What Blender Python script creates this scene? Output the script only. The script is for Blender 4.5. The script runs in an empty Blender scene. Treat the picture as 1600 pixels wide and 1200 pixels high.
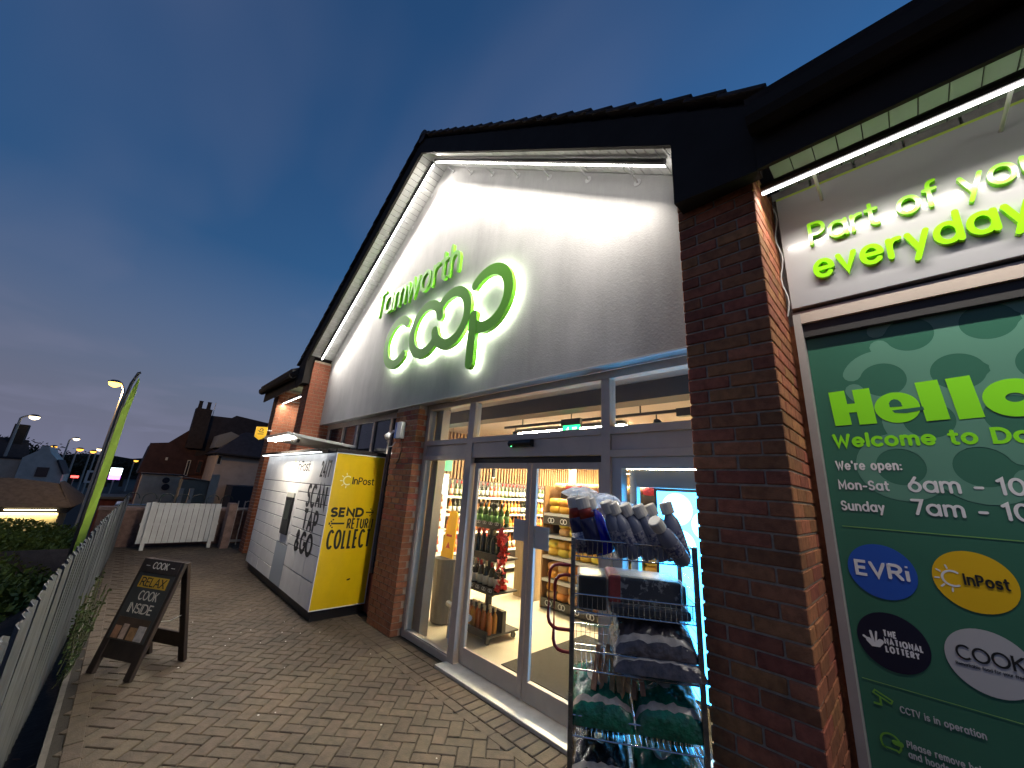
import bpy, bmesh, math, random
from mathutils import Matrix, Vector
random.seed(7)
R_ = math.radians
sc = bpy.context.scene
C = sc.collection
EYE = 1.773                      # camera height above the paving

# ------------------------------------------------------------------ camera
def make_camera():
    cam = bpy.data.cameras.new('camera')
    o = bpy.data.objects.new('camera', cam)
    C.objects.link(o)
    cam.sensor_width = 36.0
    cam.lens = 13.38
    cam.clip_start = 0.05
    cam.clip_end = 3000
    yaw, pit, rol = R_(46.403), R_(15.532), R_(3.7315)
    f = Vector((-math.sin(yaw) * math.cos(pit), math.cos(yaw) * math.cos(pit), math.sin(pit)))
    r = Vector((math.cos(yaw), math.sin(yaw), 0))
    u = r.cross(f)
    rr = r * math.cos(rol) + u * math.sin(rol)
    uu = -r * math.sin(rol) + u * math.cos(rol)
    o.matrix_world = Matrix(((rr.x, uu.x, -f.x, 0), (rr.y, uu.y, -f.y, 0), (rr.z, uu.z, -f.z, EYE), (0, 0, 0, 1)))
    sc.camera = o
make_camera()

# ------------------------------------------------------------------ dusk sky, exposure
def make_world():
    w = bpy.data.worlds.new('World')
    sc.world = w
    w.use_nodes = True
    nt = w.node_tree
    N, L = nt.nodes.new, nt.links.new
    bg = nt.nodes['Background']
    sky = N('ShaderNodeTexSky')
    sky.sky_type = 'NISHITA'
    sky.sun_disc = False
    sky.sun_elevation = R_(-3.0)
    sky.sun_rotation = R_(5)
    sky.air_density = 1.0
    sky.dust_density = 2.0
    sky.ozone_density = 3.0
    # thin high cloud veil, thicker low down
    tc = N('ShaderNodeTexCoord')
    sep = N('ShaderNodeSeparateXYZ'); L(tc.outputs['Generated'], sep.inputs[0])
    zc = N('ShaderNodeMath'); zc.operation = 'MAXIMUM'; zc.inputs[1].default_value = 0.06; L(sep.outputs[2], zc.inputs[0])
    dx = N('ShaderNodeMath'); dx.operation = 'DIVIDE'; L(sep.outputs[0], dx.inputs[0]); L(zc.outputs[0], dx.inputs[1])
    dy = N('ShaderNodeMath'); dy.operation = 'DIVIDE'; L(sep.outputs[1], dy.inputs[0]); L(zc.outputs[0], dy.inputs[1])
    cmb = N('ShaderNodeCombineXYZ'); L(dx.outputs[0], cmb.inputs[0]); L(dy.outputs[0], cmb.inputs[1])
    mp = N('ShaderNodeMapping'); mp.inputs['Rotation'].default_value = (0, 0, R_(35)); mp.inputs['Scale'].default_value = (0.55, 1.0, 1); L(cmb.outputs[0], mp.inputs[0])
    no = N('ShaderNodeTexNoise'); no.inputs['Scale'].default_value = 0.75; no.inputs['Detail'].default_value = 3.5; no.inputs['Roughness'].default_value = 0.5; no.inputs['Distortion'].default_value = 0.35
    L(mp.outputs[0], no.inputs['Vector'])
    cr = N('ShaderNodeMapRange'); cr.inputs[1].default_value = 0.47; cr.inputs[2].default_value = 0.80; cr.inputs[3].default_value = 0.0; cr.inputs[4].default_value = 0.5; L(no.outputs[0], cr.inputs[0])
    lo = N('ShaderNodeMapRange'); lo.inputs[1].default_value = 0.0; lo.inputs[2].default_value = 0.45; lo.inputs[3].default_value = 0.92; lo.inputs[4].default_value = 0.0; L(sep.outputs[2], lo.inputs[0])
    fz = N('ShaderNodeMapRange'); fz.inputs[1].default_value = 0.02; fz.inputs[2].default_value = 0.38; fz.inputs[3].default_value = 0.25; L(sep.outputs[2], fz.inputs[0])
    fm = N('ShaderNodeMath'); fm.operation = 'MULTIPLY'; L(cr.outputs[0], fm.inputs[0]); L(fz.outputs[0], fm.inputs[1])
    mx = N('ShaderNodeMath'); mx.operation = 'ADD'; mx.use_clamp = True; L(fm.outputs[0], mx.inputs[0]); L(lo.outputs[0], mx.inputs[1])
    sc_ = N('ShaderNodeMix'); sc_.data_type = 'RGBA'; sc_.blend_type = 'MULTIPLY'; sc_.inputs[0].default_value = 1.0
    L(sky.outputs[0], sc_.inputs[6]); sc_.inputs[7].default_value = (1.20, 2.45, 1.85, 1)
    mix = N('ShaderNodeMix'); mix.data_type = 'RGBA'
    L(mx.outputs[0], mix.inputs[0]); L(sc_.outputs[2], mix.inputs[6]); mix.inputs[7].default_value = (0.080, 0.084, 0.126, 1)
    L(mix.outputs[2], bg.inputs[0])
    bg.inputs[1].default_value = 1.4
make_world()
sc.view_settings.view_transform = 'Standard'
sc.view_settings.look = 'None'
sc.view_settings.exposure = 0.75
sc.view_settings.gamma = 1.0
try:
    sc.cycles.use_denoising = True
    sc.cycles.max_bounces = 8
    sc.cycles.transparent_max_bounces = 16
    sc.cycles.sample_clamp_indirect = 4.0
    sc.cycles.caustics_reflective = False
    sc.cycles.caustics_refractive = False
except Exception:
    pass

# ------------------------------------------------------------------ materials
MATS = {}
def mat(name, col, rough=0.6, metal=0.0, var=0.0, vscale=8.0, bump=0.0, bscale=40.0, rnd=0.0, spec=0.5, coat=0.0, col2=None, thr=(0.4, 0.65), streak=None, grime=None):
    """procedural surface: base colour with noise patches, per-object tint and fine relief"""
    if name in MATS:
        return MATS[name]
    m = bpy.data.materials.new(name)
    m.use_nodes = True
    nt = m.node_tree
    N, L = nt.nodes.new, nt.links.new
    p = nt.nodes['Principled BSDF']
    p.inputs['Roughness'].default_value = rough
    p.inputs['Metallic'].default_value = metal
    p.inputs['Specular IOR Level'].default_value = spec
    p.inputs['Coat Weight'].default_value = coat
    c = (*col, 1)
    p.inputs['Base Color'].default_value = c
    src = None
    geo = N('ShaderNodeNewGeometry')
    if var > 0 or col2 is not None:
        no = N('ShaderNodeTexNoise'); no.inputs['Scale'].default_value = vscale; no.inputs['Detail'].default_value = 5; no.inputs['Roughness'].default_value = 0.6
        vec = geo.outputs['Position']
        if streak:
            mp = N('ShaderNodeMapping'); mp.inputs['Scale'].default_value = streak; L(vec, mp.inputs[0]); vec = mp.outputs[0]
        L(vec, no.inputs['Vector'])
        mr = N('ShaderNodeMapRange'); mr.inputs[1].default_value = thr[0]; mr.inputs[2].default_value = thr[1]; L(no.outputs[0], mr.inputs[0])
        mix = N('ShaderNodeMix'); mix.data_type = 'RGBA'; L(mr.outputs[0], mix.inputs[0])
        mix.inputs[6].default_value = c
        mix.inputs[7].default_value = (*col2, 1) if col2 is not None else (*[x * (1 - var) for x in col], 1)
        src = mix.outputs[2]
        rr = N('ShaderNodeMapRange'); rr.inputs[3].default_value = max(0.02, rough - 0.08); rr.inputs[4].default_value = min(1, rough + 0.1); L(no.outputs[0], rr.inputs[0]); L(rr.outputs[0], p.inputs['Roughness'])
    if rnd > 0:
        oi = N('ShaderNodeObjectInfo')
        hs = N('ShaderNodeHueSaturation')
        mv = N('ShaderNodeMapRange'); mv.inputs[3].default_value = 1 - rnd; mv.inputs[4].default_value = 1 + rnd; L(oi.outputs['Random'], mv.inputs[0]); L(mv.outputs[0], hs.inputs['Value'])
        wn = N('ShaderNodeTexWhiteNoise'); wn.noise_dimensions = '1D'; L(oi.outputs['Random'], wn.inputs['W'])
        mh = N('ShaderNodeMapRange'); mh.inputs[3].default_value = 0.5 - 0.02 * rnd / 0.3; mh.inputs[4].default_value = 0.5 + 0.02 * rnd / 0.3; L(wn.outputs[0], mh.inputs[0]); L(mh.outputs[0], hs.inputs['Hue'])
        if src: L(src, hs.inputs['Color'])
        else: hs.inputs['Color'].default_value = c
        src = hs.outputs[0]
    if grime:
        gs, ga, gst = grime
        mp2 = N('ShaderNodeMapping'); mp2.inputs['Scale'].default_value = gst; L(geo.outputs['Position'], mp2.inputs[0])
        gn = N('ShaderNodeTexNoise'); gn.inputs['Scale'].default_value = gs; gn.inputs['Detail'].default_value = 7; gn.inputs['Roughness'].default_value = 0.68; L(mp2.outputs[0], gn.inputs['Vector'])
        gm = N('ShaderNodeMapRange'); gm.inputs[1].default_value = 0.38; gm.inputs[2].default_value = 0.62; gm.inputs[3].default_value = 1 - ga; gm.inputs[4].default_value = 1.0; L(gn.outputs[0], gm.inputs[0])
        mu2 = N('ShaderNodeMix'); mu2.data_type = 'RGBA'; mu2.blend_type = 'MULTIPLY'; mu2.inputs[0].default_value = 1.0
        if src: L(src, mu2.inputs[6])
        else: mu2.inputs[6].default_value = c
        L(gm.outputs[0], mu2.inputs[7]); src = mu2.outputs[2]
    if src: L(src, p.inputs['Base Color'])
    if bump > 0:
        nb = N('ShaderNodeTexNoise'); nb.inputs['Scale'].default_value = bscale; nb.inputs['Detail'].default_value = 6; L(geo.outputs['Position'], nb.inputs['Vector'])
        b = N('ShaderNodeBump'); b.inputs['Strength'].default_value = bump; b.inputs['Distance'].default_value = 0.01; L(nb.outputs[0], b.inputs['Height']); L(b.outputs[0], p.inputs['Normal'])
    MATS[name] = m
    return m

def emit(name, col, strength):
    if name in MATS: return MATS[name]
    m = bpy.data.materials.new(name); m.use_nodes = True
    nt = m.node_tree; nt.nodes.clear()
    e = nt.nodes.new('ShaderNodeEmission'); e.inputs[0].default_value = (*col, 1); e.inputs[1].default_value = strength
    o = nt.nodes.new('ShaderNodeOutputMaterial'); nt.links.new(e.outputs[0], o.inputs[0])
    MATS[name] = m
    return m

def glass(name, tint=(1, 1, 1), gloss=1.0, haze=0.0):
    if name in MATS: return MATS[name]
    m = bpy.data.materials.new(name); m.use_nodes = True
    nt = m.node_tree; nt.nodes.clear()
    N, L = nt.nodes.new, nt.links.new
    t = N('ShaderNodeBsdfTransparent'); t.inputs[0].default_value = (*tint, 1)
    g = N('ShaderNodeBsdfGlossy'); g.inputs['Roughness'].default_value = 0.01 + haze
    lw = N('ShaderNodeLayerWeight'); lw.inputs[0].default_value = 0.5
    pw = N('ShaderNodeMath'); pw.operation = 'POWER'; pw.inputs[1].default_value = 4.0; L(lw.outputs['Facing'], pw.inputs[0])
    mu = N('ShaderNodeMath'); mu.operation = 'MULTIPLY_ADD'; mu.use_clamp = True; mu.inputs[1].default_value = 0.8 * gloss; mu.inputs[2].default_value = 0.035 * gloss; L(pw.outputs[0], mu.inputs[0])
    mx = N('ShaderNodeMixShader'); L(mu.outputs[0], mx.inputs[0]); L(t.outputs[0], mx.inputs[1]); L(g.outputs[0], mx.inputs[2])
    o = N('ShaderNodeOutputMaterial'); L(mx.outputs[0], o.inputs[0])
    MATS[name] = m
    return m

def film(name, tint, opacity, rough=0.12):
    """clear plastic film: mostly see-through with bright glossy creases"""
    if name in MATS: return MATS[name]
    m = bpy.data.materials.new(name); m.use_nodes = True
    nt = m.node_tree; nt.nodes.clear()
    N, L = nt.nodes.new, nt.links.new
    t = N('ShaderNodeBsdfTransparent')
    d = N('ShaderNodeBsdfPrincipled'); d.inputs['Base Color'].default_value = (*tint, 1); d.inputs['Roughness'].default_value = rough
    lw = N('ShaderNodeLayerWeight'); lw.inputs[0].default_value = 0.45
    mr = N('ShaderNodeMapRange'); mr.inputs[3].default_value = opacity; mr.inputs[4].default_value = min(1, opacity + 0.5); L(lw.outputs['Facing'], mr.inputs[0])
    geo = N('ShaderNodeNewGeometry')
    nb = N('ShaderNodeTexNoise'); nb.inputs['Scale'].default_value = 28; nb.inputs['Distortion'].default_value = 2.0; L(geo.outputs['Position'], nb.inputs['Vector'])
    b = N('ShaderNodeBump'); b.inputs['Strength'].default_value = 0.8; b.inputs['Distance'].default_value = 0.02; L(nb.outputs[0], b.inputs['Height']); L(b.outputs[0], d.inputs['Normal'])
    tl = N('ShaderNodeBsdfTranslucent'); tl.inputs[0].default_value = (*tint, 1)
    md = N('ShaderNodeMixShader'); md.inputs[0].default_value = 0.5; L(d.outputs[0], md.inputs[1]); L(tl.outputs[0], md.inputs[2])
    mx = N('ShaderNodeMixShader'); L(mr.outputs[0], mx.inputs[0]); L(t.outputs[0], mx.inputs[1]); L(md.outputs[0], mx.inputs[2])
    o = N('ShaderNodeOutputMaterial'); L(mx.outputs[0], o.inputs[0])
    MATS[name] = m
    return m

# ------------------------------------------------------------------ mesh helpers
class MB:
    def __init__(s): s.v = []; s.f = []
    def quad(s, a, b, c, d):
        n = len(s.v); s.v += [tuple(a), tuple(b), tuple(c), tuple(d)]; s.f.append((n, n + 1, n + 2, n + 3)); return s
    def box(s, x0, x1, y0, y1, z0, z1):
        n = len(s.v)
        s.v += [(x0, y0, z0), (x1, y0, z0), (x1, y1, z0), (x0, y1, z0), (x0, y0, z1), (x1, y0, z1), (x1, y1, z1), (x0, y1, z1)]
        s.f += [tuple(n + i for i in q) for q in ((0, 3, 2, 1), (4, 5, 6, 7), (0, 1, 5, 4), (1, 2, 6, 5), (2, 3, 7, 6), (3, 0, 4, 7))]
        return s
    def prism(s, pts, vec):
        """polygon (3-D points) swept along vec"""
        n = len(s.v); k = len(pts); vec = Vector(vec)
        s.v += [tuple(p) for p in pts] + [tuple(Vector(p) + vec) for p in pts]
        s.f.append(tuple(range(n + k - 1, n - 1, -1))); s.f.append(tuple(range(n + k, n + 2 * k)))
        for i in range(k):
            j = (i + 1) % k; s.f.append((n + i, n + j, n + k + j, n + k + i))
        return s
    def tube(s, pts, r, n=8, r2=None, cap=True):
        pts = [Vector(p) for p in pts]
        base = len(s.v); m = len(pts)
        up = None
        for i, p in enumerate(pts):
            d = (pts[min(i + 1, m - 1)] - pts[max(i - 1, 0)]).normalized()
            if up is None:
                up = Vector((0, 0, 1)) if abs(d.z) < 0.9 else Vector((1, 0, 0))
            a = d.cross(up)
            a = a.normalized() if a.length > 1e-6 else d.orthogonal().normalized()
            b = d.cross(a).normalized(); up = -b if False else up
            rr = r if r2 is None else r + (r2 - r) * i / (m - 1)
            for k in range(n):
                t = 2 * math.pi * k / n
                s.v.append(tuple(p + a * (rr * math.cos(t)) + b * (rr * math.sin(t))))
        for i in range(m - 1):
            for k in range(n):
                k2 = (k + 1) % n
                s.f.append((base + i * n + k, base + i * n + k2, base + (i + 1) * n + k2, base + (i + 1) * n + k))
        if cap:
            s.f.append(tuple(base + k for k in range(n - 1, -1, -1)))
            s.f.append(tuple(base + (m - 1) * n + k for k in range(n)))
        return s
    def lathe(s, prof, n=12, c=(0, 0, 0), M=None):
        base = len(s.v)
        for (r, z) in prof:
            for k in range(n):
                t = 2 * math.pi * k / n
                v = Vector((r * math.cos(t), r * math.sin(t), z))
                if M is not None: v = M @ v
                s.v.append((v.x + c[0], v.y + c[1], v.z + c[2]))
        m = len(prof)
        for i in range(m - 1):
            for k in range(n):
                k2 = (k + 1) % n
                s.f.append((base + i * n + k, base + i * n + k2, base + (i + 1) * n + k2, base + (i + 1) * n + k))
        s.f.append(tuple(base + k for k in range(n - 1, -1, -1)))
        s.f.append(tuple(base + (m - 1) * n + k for k in range(n)))
        return s
    def add(s, other, M=None):
        n = len(s.v)
        s.v += [tuple(M @ Vector(v)) if M is not None else v for v in other.v]
        s.f += [tuple(n + i for i in f) for f in other.f]
        return s
    def mesh(s, name, m=None, smooth=False, bevel=0.0, seg=1):
        me = bpy.data.meshes.new(name)
        me.from_pydata(s.v, [], s.f)
        bm = bmesh.new(); bm.from_mesh(me)
        bmesh.ops.recalc_face_normals(bm, faces=bm.faces)
        if bevel > 0:
            es = [e for e in bm.edges if len(e.link_faces) == 2 and e.calc_face_angle(0) > 0.6]
            bmesh.ops.bevel(bm, geom=es, offset=bevel, segments=seg, affect='EDGES', profile=0.5)
        bm.to_mesh(me); bm.free()
        if m: me.materials.append(m)
        if smooth:
            for p in me.polygons: p.use_smooth = True
        return me
    def build(s, name, m=None, parent=None, smooth=False, bevel=0.0, seg=1, **k):
        o = bpy.data.objects.new(name, s.mesh(name, m, smooth, bevel, seg))
        C.objects.link(o)
        return put(o, parent, **k)

ROT = set()      # things whose parts are given in local coordinates
def put(o, parent=None, label=None, cat=None, group=None, kind=None):
    if parent is not None:
        o.parent = parent
        if parent.type == 'EMPTY' and parent.name not in ROT:
            o.matrix_parent_inverse = Matrix.Translation(-Vector(parent.location))
    if label: o['label'] = label
    if cat: o['category'] = cat
    if group: o['group'] = group
    if kind: o['kind'] = kind
    return o

def thing(name, label, cat, loc=(0, 0, 0), rz=None, group=None):
    o = bpy.data.objects.new(name, None)
    C.objects.link(o)
    o.location = loc
    o.empty_display_size = 0.2
    if rz is not None:
        o.rotation_euler = (0, 0, rz); ROT.add(o.name)
    return put(o, None, label, cat, group)

def inst(name, me, parent=None, loc=(0, 0, 0), rot=(0, 0, 0), scale=(1, 1, 1), **k):
    o = bpy.data.objects.new(name, me)
    C.objects.link(o)
    put(o, parent, **k)
    o.location = loc; o.rotation_euler = rot; o.scale = scale
    return o

def bx(name, dims, m, parent=None, bevel=0.0, **k):
    return MB().box(*dims).build(name, m, parent, bevel=bevel, **k)

def thing_xy(p, q, t):
    return (p[0] + (q[0] - p[0]) * t, p[1] + (q[1] - p[1]) * t)

# ------------------------------------------------------------------ stroke lettering
def arc(cx, cy, rx, ry, a0, a1, n=None):
    n = n or max(4, int(abs(a1 - a0) / 12))
    return [(cx + rx * math.cos(R_(a0 + (a1 - a0) * i / n)), cy + ry * math.sin(R_(a0 + (a1 - a0) * i / n))) for i in range(n + 1)]
X = 0.70
def glyphs():
    g = {}
    o = lambda cx=.33, r=.33: arc(cx, X / 2, r, X / 2, 90, 450)
    g['a'] = (.68, [o(), [(.66, X), (.66, 0)]])
    g['b'] = (.68, [o(.35), [(.02, 1.05), (.02, 0)]])
    g['c'] = (.58, [arc(.33, X / 2, .33, X / 2, 48, 312)])
    g['d'] = (.68, [o(), [(.66, 1.05), (.66, 0)]])
    g['e'] = (.66, [arc(.33, X / 2, .32, X / 2, 0, 318), [(.03, X / 2), (.65, X / 2)]])
    g['f'] = (.36, [[(.14, 0), (.14, .84)] + arc(.32, .84, .18, .2, 180, 90) + [(.36, 1.04)], [(0, X), (.34, X)]])
    g['g'] = (.68, [o(), [(.66, X), (.66, -.1)] + arc(.34, -.08, .32, .24, 0, -150)])
    g['h'] = (.60, [[(.02, 1.05), (.02, 0)], arc(.30, X - .3, .28, .3, 180, 0) + [(.58, 0)]])
    g['i'] = (.06, [[(.03, X), (.03, 0)], [(.03, .98), (.031, .985)]])
    g['k'] = (.52, [[(.02, 1.05), (.02, 0)], [(.46, X), (.04, .3), (.5, 0)]])
    g['l'] = (.06, [[(.03, 1.05), (.03, 0)]])
    g['m'] = (.98, [[(.02, X), (.02, 0)], arc(.26, X - .25, .24, .25, 180, 0) + [(.5, 0)], arc(.73, X - .25, .23, .25, 180, 0) + [(.96, 0)]])
    g['n'] = (.60, [[(.02, X), (.02, 0)], arc(.30, X - .3, .28, .3, 180, 0) + [(.58, 0)]])
    g['o'] = (.68, [o(.34)])
    g['p'] = (.68, [o(.35), [(.02, X), (.02, -.32)]])
    g['r'] = (.36, [[(.02, X), (.02, 0)], arc(.3, X - .3, .28, .3, 180, 78)])
    g['s'] = (.48, [arc(.24, X - .18, .22, .18, 30, 270) + arc(.24, .18, .23, .17, 90, -150)])
    g['t'] = (.38, [[(.15, .95), (.15, .2)] + arc(.33, .2, .18, .2, 180, 280), [(0, X), (.36, X)]])
    g['u'] = (.60, [[(.02, X), (.02, .28)] + arc(.30, .28, .28, .28, 180, 360) + [(.58, X)], [(.58, .4), (.58, 0)]])
    g['v'] = (.58, [[(0, X), (.29, 0), (.58, X)]])
    g['w'] = (.90, [[(0, X), (.22, 0), (.45, X), (.68, 0), (.9, X)]])
    g['x'] = (.54, [[(0, X), (.54, 0)], [(.54, X), (0, 0)]])
    g['y'] = (.58, [[(0, X), (.3, .02)], [(.58, X), (.17, -.32)]])
    g['z'] = (.5, [[(0, X), (.5, X), (0, 0), (.5, 0)]])
    g['A'] = (.74, [[(0, 0), (.37, 1), (.74, 0)], [(.14, .34), (.6, .34)]])
    g['C'] = (.82, [arc(.47, .5, .47, .5, 45, 315)])
    g['D'] = (.76, [[(.02, 0), (.02, 1), (.3, 1)] + arc(.3, .5, .46, .5, 90, -90) + [(.02, 0)]])
    g['E'] = (.56, [[(.56, 1), (.02, 1), (.02, 0), (.56, 0)], [(.02, .52), (.5, .52)]])
    g['F'] = (.54, [[(.54, 1), (.02, 1), (.02, 0)], [(.02, .5), (.46, .5)]])
    g['G'] = (.86, [arc(.47, .5, .47, .5, 45, 340) + [(.92, .46), (.56, .46)]])
    g['H'] = (.7, [[(.02, 0), (.02, 1)], [(.68, 0), (.68, 1)], [(.02, .5), (.68, .5)]])
    g['I'] = (.06, [[(.03, 0), (.03, 1)]])
    g['K'] = (.66, [[(.02, 0), (.02, 1)], [(.62, 1), (.04, .45)], [(.2, .6), (.66, 0)]])
    g['L'] = (.52, [[(.02, 1), (.02, 0), (.52, 0)]])
    g['M'] = (.86, [[(.02, 0), (.02, 1), (.43, .25), (.84, 1), (.84, 0)]])
    g['N'] = (.74, [[(.02, 0), (.02, 1), (.72, 0), (.72, 1)]])
    g['O'] = (.96, [arc(.48, .5, .48, .5, 90, 450)])
    g['P'] = (.6, [[(.02, 0), (.02, 1)], [(.03, 1), (.32, 1)] + arc(.32, .72, .28, .28, 90, -90) + [(.03, .44)]])
    g['R'] = (.66, [[(.02, 0), (.02, 1)], [(.03, 1), (.32, 1)] + arc(.32, .74, .28, .26, 90, -90) + [(.03, .48)], [(.32, .48), (.64, 0)]])
    g['S'] = (.6, [arc(.3, .75, .27, .25, 25, 270) + arc(.3, .25, .29, .25, 90, -155)])
    g['T'] = (.68, [[(0, 1), (.68, 1)], [(.34, 1), (.34, 0)]])
    g['U'] = (.7, [[(.02, 1), (.02, .33)] + arc(.35, .33, .33, .33, 180, 360) + [(.68, 1)]])
    g['V'] = (.72, [[(0, 1), (.36, 0), (.72, 1)]])
    g['W'] = (1.06, [[(0, 1), (.26, 0), (.53, .8), (.8, 0), (1.06, 1)]])
    g['X'] = (.68, [[(0, 1), (.68, 0)], [(.68, 1), (0, 0)]])
    g['Y'] = (.68, [[(0, 1), (.34, .48), (.68, 1)], [(.34, .48), (.34, 0)]])
    g['0'] = (.66, [arc(.33, .5, .33, .5, 90, 450)])
    g['1'] = (.3, [[(0, .86), (.22, 1), (.22, 0)]])
    g['2'] = (.58, [arc(.29, .72, .27, .28, 165, -35) + [(.02, 0), (.58, 0)]])
    g['4'] = (.64, [[(.46, 0), (.46, 1), (0, .26), (.64, .26)]])
    g['6'] = (.64, [arc(.32, .32, .31, .32, 90, 450), [(.03, .4), (.42, 1)]])
    g['7'] = (.56, [[(0, 1), (.56, 1), (.18, 0)]])
    g['&'] = (.74, [[(.7, 0), (.16, .7)] + arc(.32, .8, .17, .2, 210, -20), [(.47, .72), (.16, .46)] + arc(.27, .24, .25, .24, 140, 320) + [(.7, .42)]])
    g['/'] = (.4, [[(0, -.08), (.4, 1.06)]])
    g['-'] = (.4, [[(.03, .36), (.37, .36)]])
    g['.'] = (.06, [[(.03, 0), (.031, .005)]])
    g[':'] = (.06, [[(.03, .05), (.031, .055)], [(.03, .55), (.031, .555)]])
    g["'"] = (.06, [[(.03, 1.02), (.03, .82)]])
    g[' '] = (.30, [])
    return g
GLY = glyphs()

def stroke(mb, pts, w, d0, d1, fr, cap='round'):
    """extruded pen stroke; fr(x, y, depth) -> point"""
    pts = [Vector((p[0], p[1])) for p in pts]
    q = [pts[0]]
    for p in pts[1:]:
        if (p - q[-1]).length > 1e-5: q.append(p)
    pts = q
    if len(pts) < 2:
        pts = [pts[0], pts[0] + Vector((1e-4, 0))]
    closed = (pts[0] - pts[-1]).length < 1e-3 and len(pts) > 3
    h = w / 2
    m = len(pts)
    Lf, Rt = [], []
    for i in range(m):
        a = pts[i] - pts[i - 1] if i > 0 else (pts[0] - pts[-2] if closed else pts[1] - pts[0])
        b = pts[i + 1] - pts[i] if i < m - 1 else (pts[1] - pts[0] if closed else pts[-1] - pts[-2])
        a, b = a.normalized(), b.normalized()
        na, nb = Vector((-a.y, a.x)), Vector((-b.y, b.x))
        n = na + nb
        if n.length < 1e-3: n = na
        n.normalize()
        k = h / max(0.45, n.dot(na))
        Lf.append(pts[i] + n * k); Rt.append(pts[i] - n * k)
    if not closed and cap == 'round':
        outline = []
        e = (pts[-1] - pts[-2]).normalized(); s0 = (pts[0] - pts[1]).normalized()
        def cp(c, d):
            t0 = math.atan2(d.y, d.x)
            return [c + Vector((math.cos(t0 + t), math.sin(t0 + t))) * h for t in (-1.05, -.5, 0, .5, 1.05)]
        capE = cp(pts[-1], e); capS = cp(pts[0], s0)
    else:
        capE, capS = [], []
    base = len(mb.v)
    def vtx(p, d):
        mb.v.append(tuple(fr(p.x, p.y, d))); return len(mb.v) - 1
    LF = [vtx(p, d1) for p in Lf]; RF = [vtx(p, d1) for p in Rt]
    LB = [vtx(p, d0) for p in Lf]; RB = [vtx(p, d0) for p in Rt]
    for i in range(m - 1):
        mb.f.append((RF[i], RF[i + 1], LF[i + 1], LF[i]))
        mb.f.append((LF[i], LF[i + 1], LB[i + 1], LB[i]))
        mb.f.append((RB[i], RB[i + 1], RF[i + 1], RF[i]))
        mb.f.append((LB[i], LB[i + 1], RB[i + 1], RB[i]))
    def docap(front_from, back_from, front_to, back_to, cps):
        F = [vtx(p, d1) for p in cps]; B = [vtx(p, d0) for p in cps]
        ringF = [front_from] + F + [front_to]; ringB = [back_from] + B + [back_to]
        mb.f.append(tuple(ringF)); mb.f.append(tuple(reversed(ringB)))
        for i in range(len(ringF) - 1):
            mb.f.append((ringF[i], ringB[i], ringB[i + 1], ringF[i + 1]))
    if not closed:
        docap(RF[-1], RB[-1], LF[-1], LB[-1], capE)
        docap(LF[0], LB[0], RF[0], RB[0], capS)

def text_width(s, h, gap=.22, sx=1.0):
    return sum(GLY[ch][0] * sx + gap for ch in s) * h - gap * h

def text(s, org, right, up, h, w, m, parent, depth=.0012, lift=0.0, gap=.22, sx=1.0, width=None, slant=0.0, cap='round', letters=None, name='lettering', serif=0.0, back=None):
    """stroke text: cap height h, pen width w; width squeezes to a total width; letters=<name> -> one part per letter"""
    right, up = Vector(right).normalized(), Vector(up).normalized()
    nrm = right.cross(up)
    org = Vector(org)
    gap = max(gap, w / h + .045)
    if width:
        sx = max(.2, ((width - w) / h + gap - len(s) * gap) / sum(GLY[ch][0] for ch in s))
        org = org + right * (w / 2)
    x = 0.0
    mb = MB(); out = []
    for ch in s:
        adv, strokes = GLY[ch]
        if letters: mb = MB()
        strs = [list(q) for q in strokes]
        if serif:
            for q in strokes:
                if (Vector(q[0]) - Vector(q[-1])).length < 1e-3: continue
                for e, p2 in ((q[0], q[1]), (q[-1], q[-2])):
                    if abs(e[1] - p2[1]) > abs(e[0] - p2[0]) * .8 and (abs(e[1]) < .02 or abs(e[1] - 1) < .02):
                        strs.append([(e[0] - serif, e[1]), (e[0] + serif, e[1])])
        for i, q in enumerate(strs):
            fr = lambda a, b, d, x=x: org + right * a + up * b + nrm * d
            pts = [((x + (px * sx + slant * py)) * h, py * h) for px, py in q]
            stroke(mb, pts, w if i < len(strokes) else w * .6, lift, lift + depth + .0003 * i, fr, cap)
        if letters and strs:
            out.append(mb.build(letters, m, parent))
        x += adv * sx + gap
        if ch == ' ' and not letters and mb.v:
            out.append(mb.build(name, m, parent)); mb = MB()
    if not letters:
        out.append(mb.build(name, m, parent))
        return out[0]
    return out

def disc(mb, fr, cx, cy, r, d0, d1, n=40, sy=1.0):
    base = len(mb.v)
    for d in (d0, d1):
        for k in range(n):
            t = 2 * math.pi * k / n; mb.v.append(tuple(fr(cx + r * math.cos(t), cy + r * sy * math.sin(t), d)))
    mb.f.append(tuple(base + n + k for k in range(n)))
    for k in range(n):
        k2 = (k + 1) % n; mb.f.append((base + k, base + k2, base + n + k2, base + n + k))
def plane_fr(org, right, up):
    right, up, org = Vector(right).normalized(), Vector(up).normalized(), Vector(org)
    n = right.cross(up)
    return lambda a, b, d: org + right * a + up * b + n * d
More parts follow.
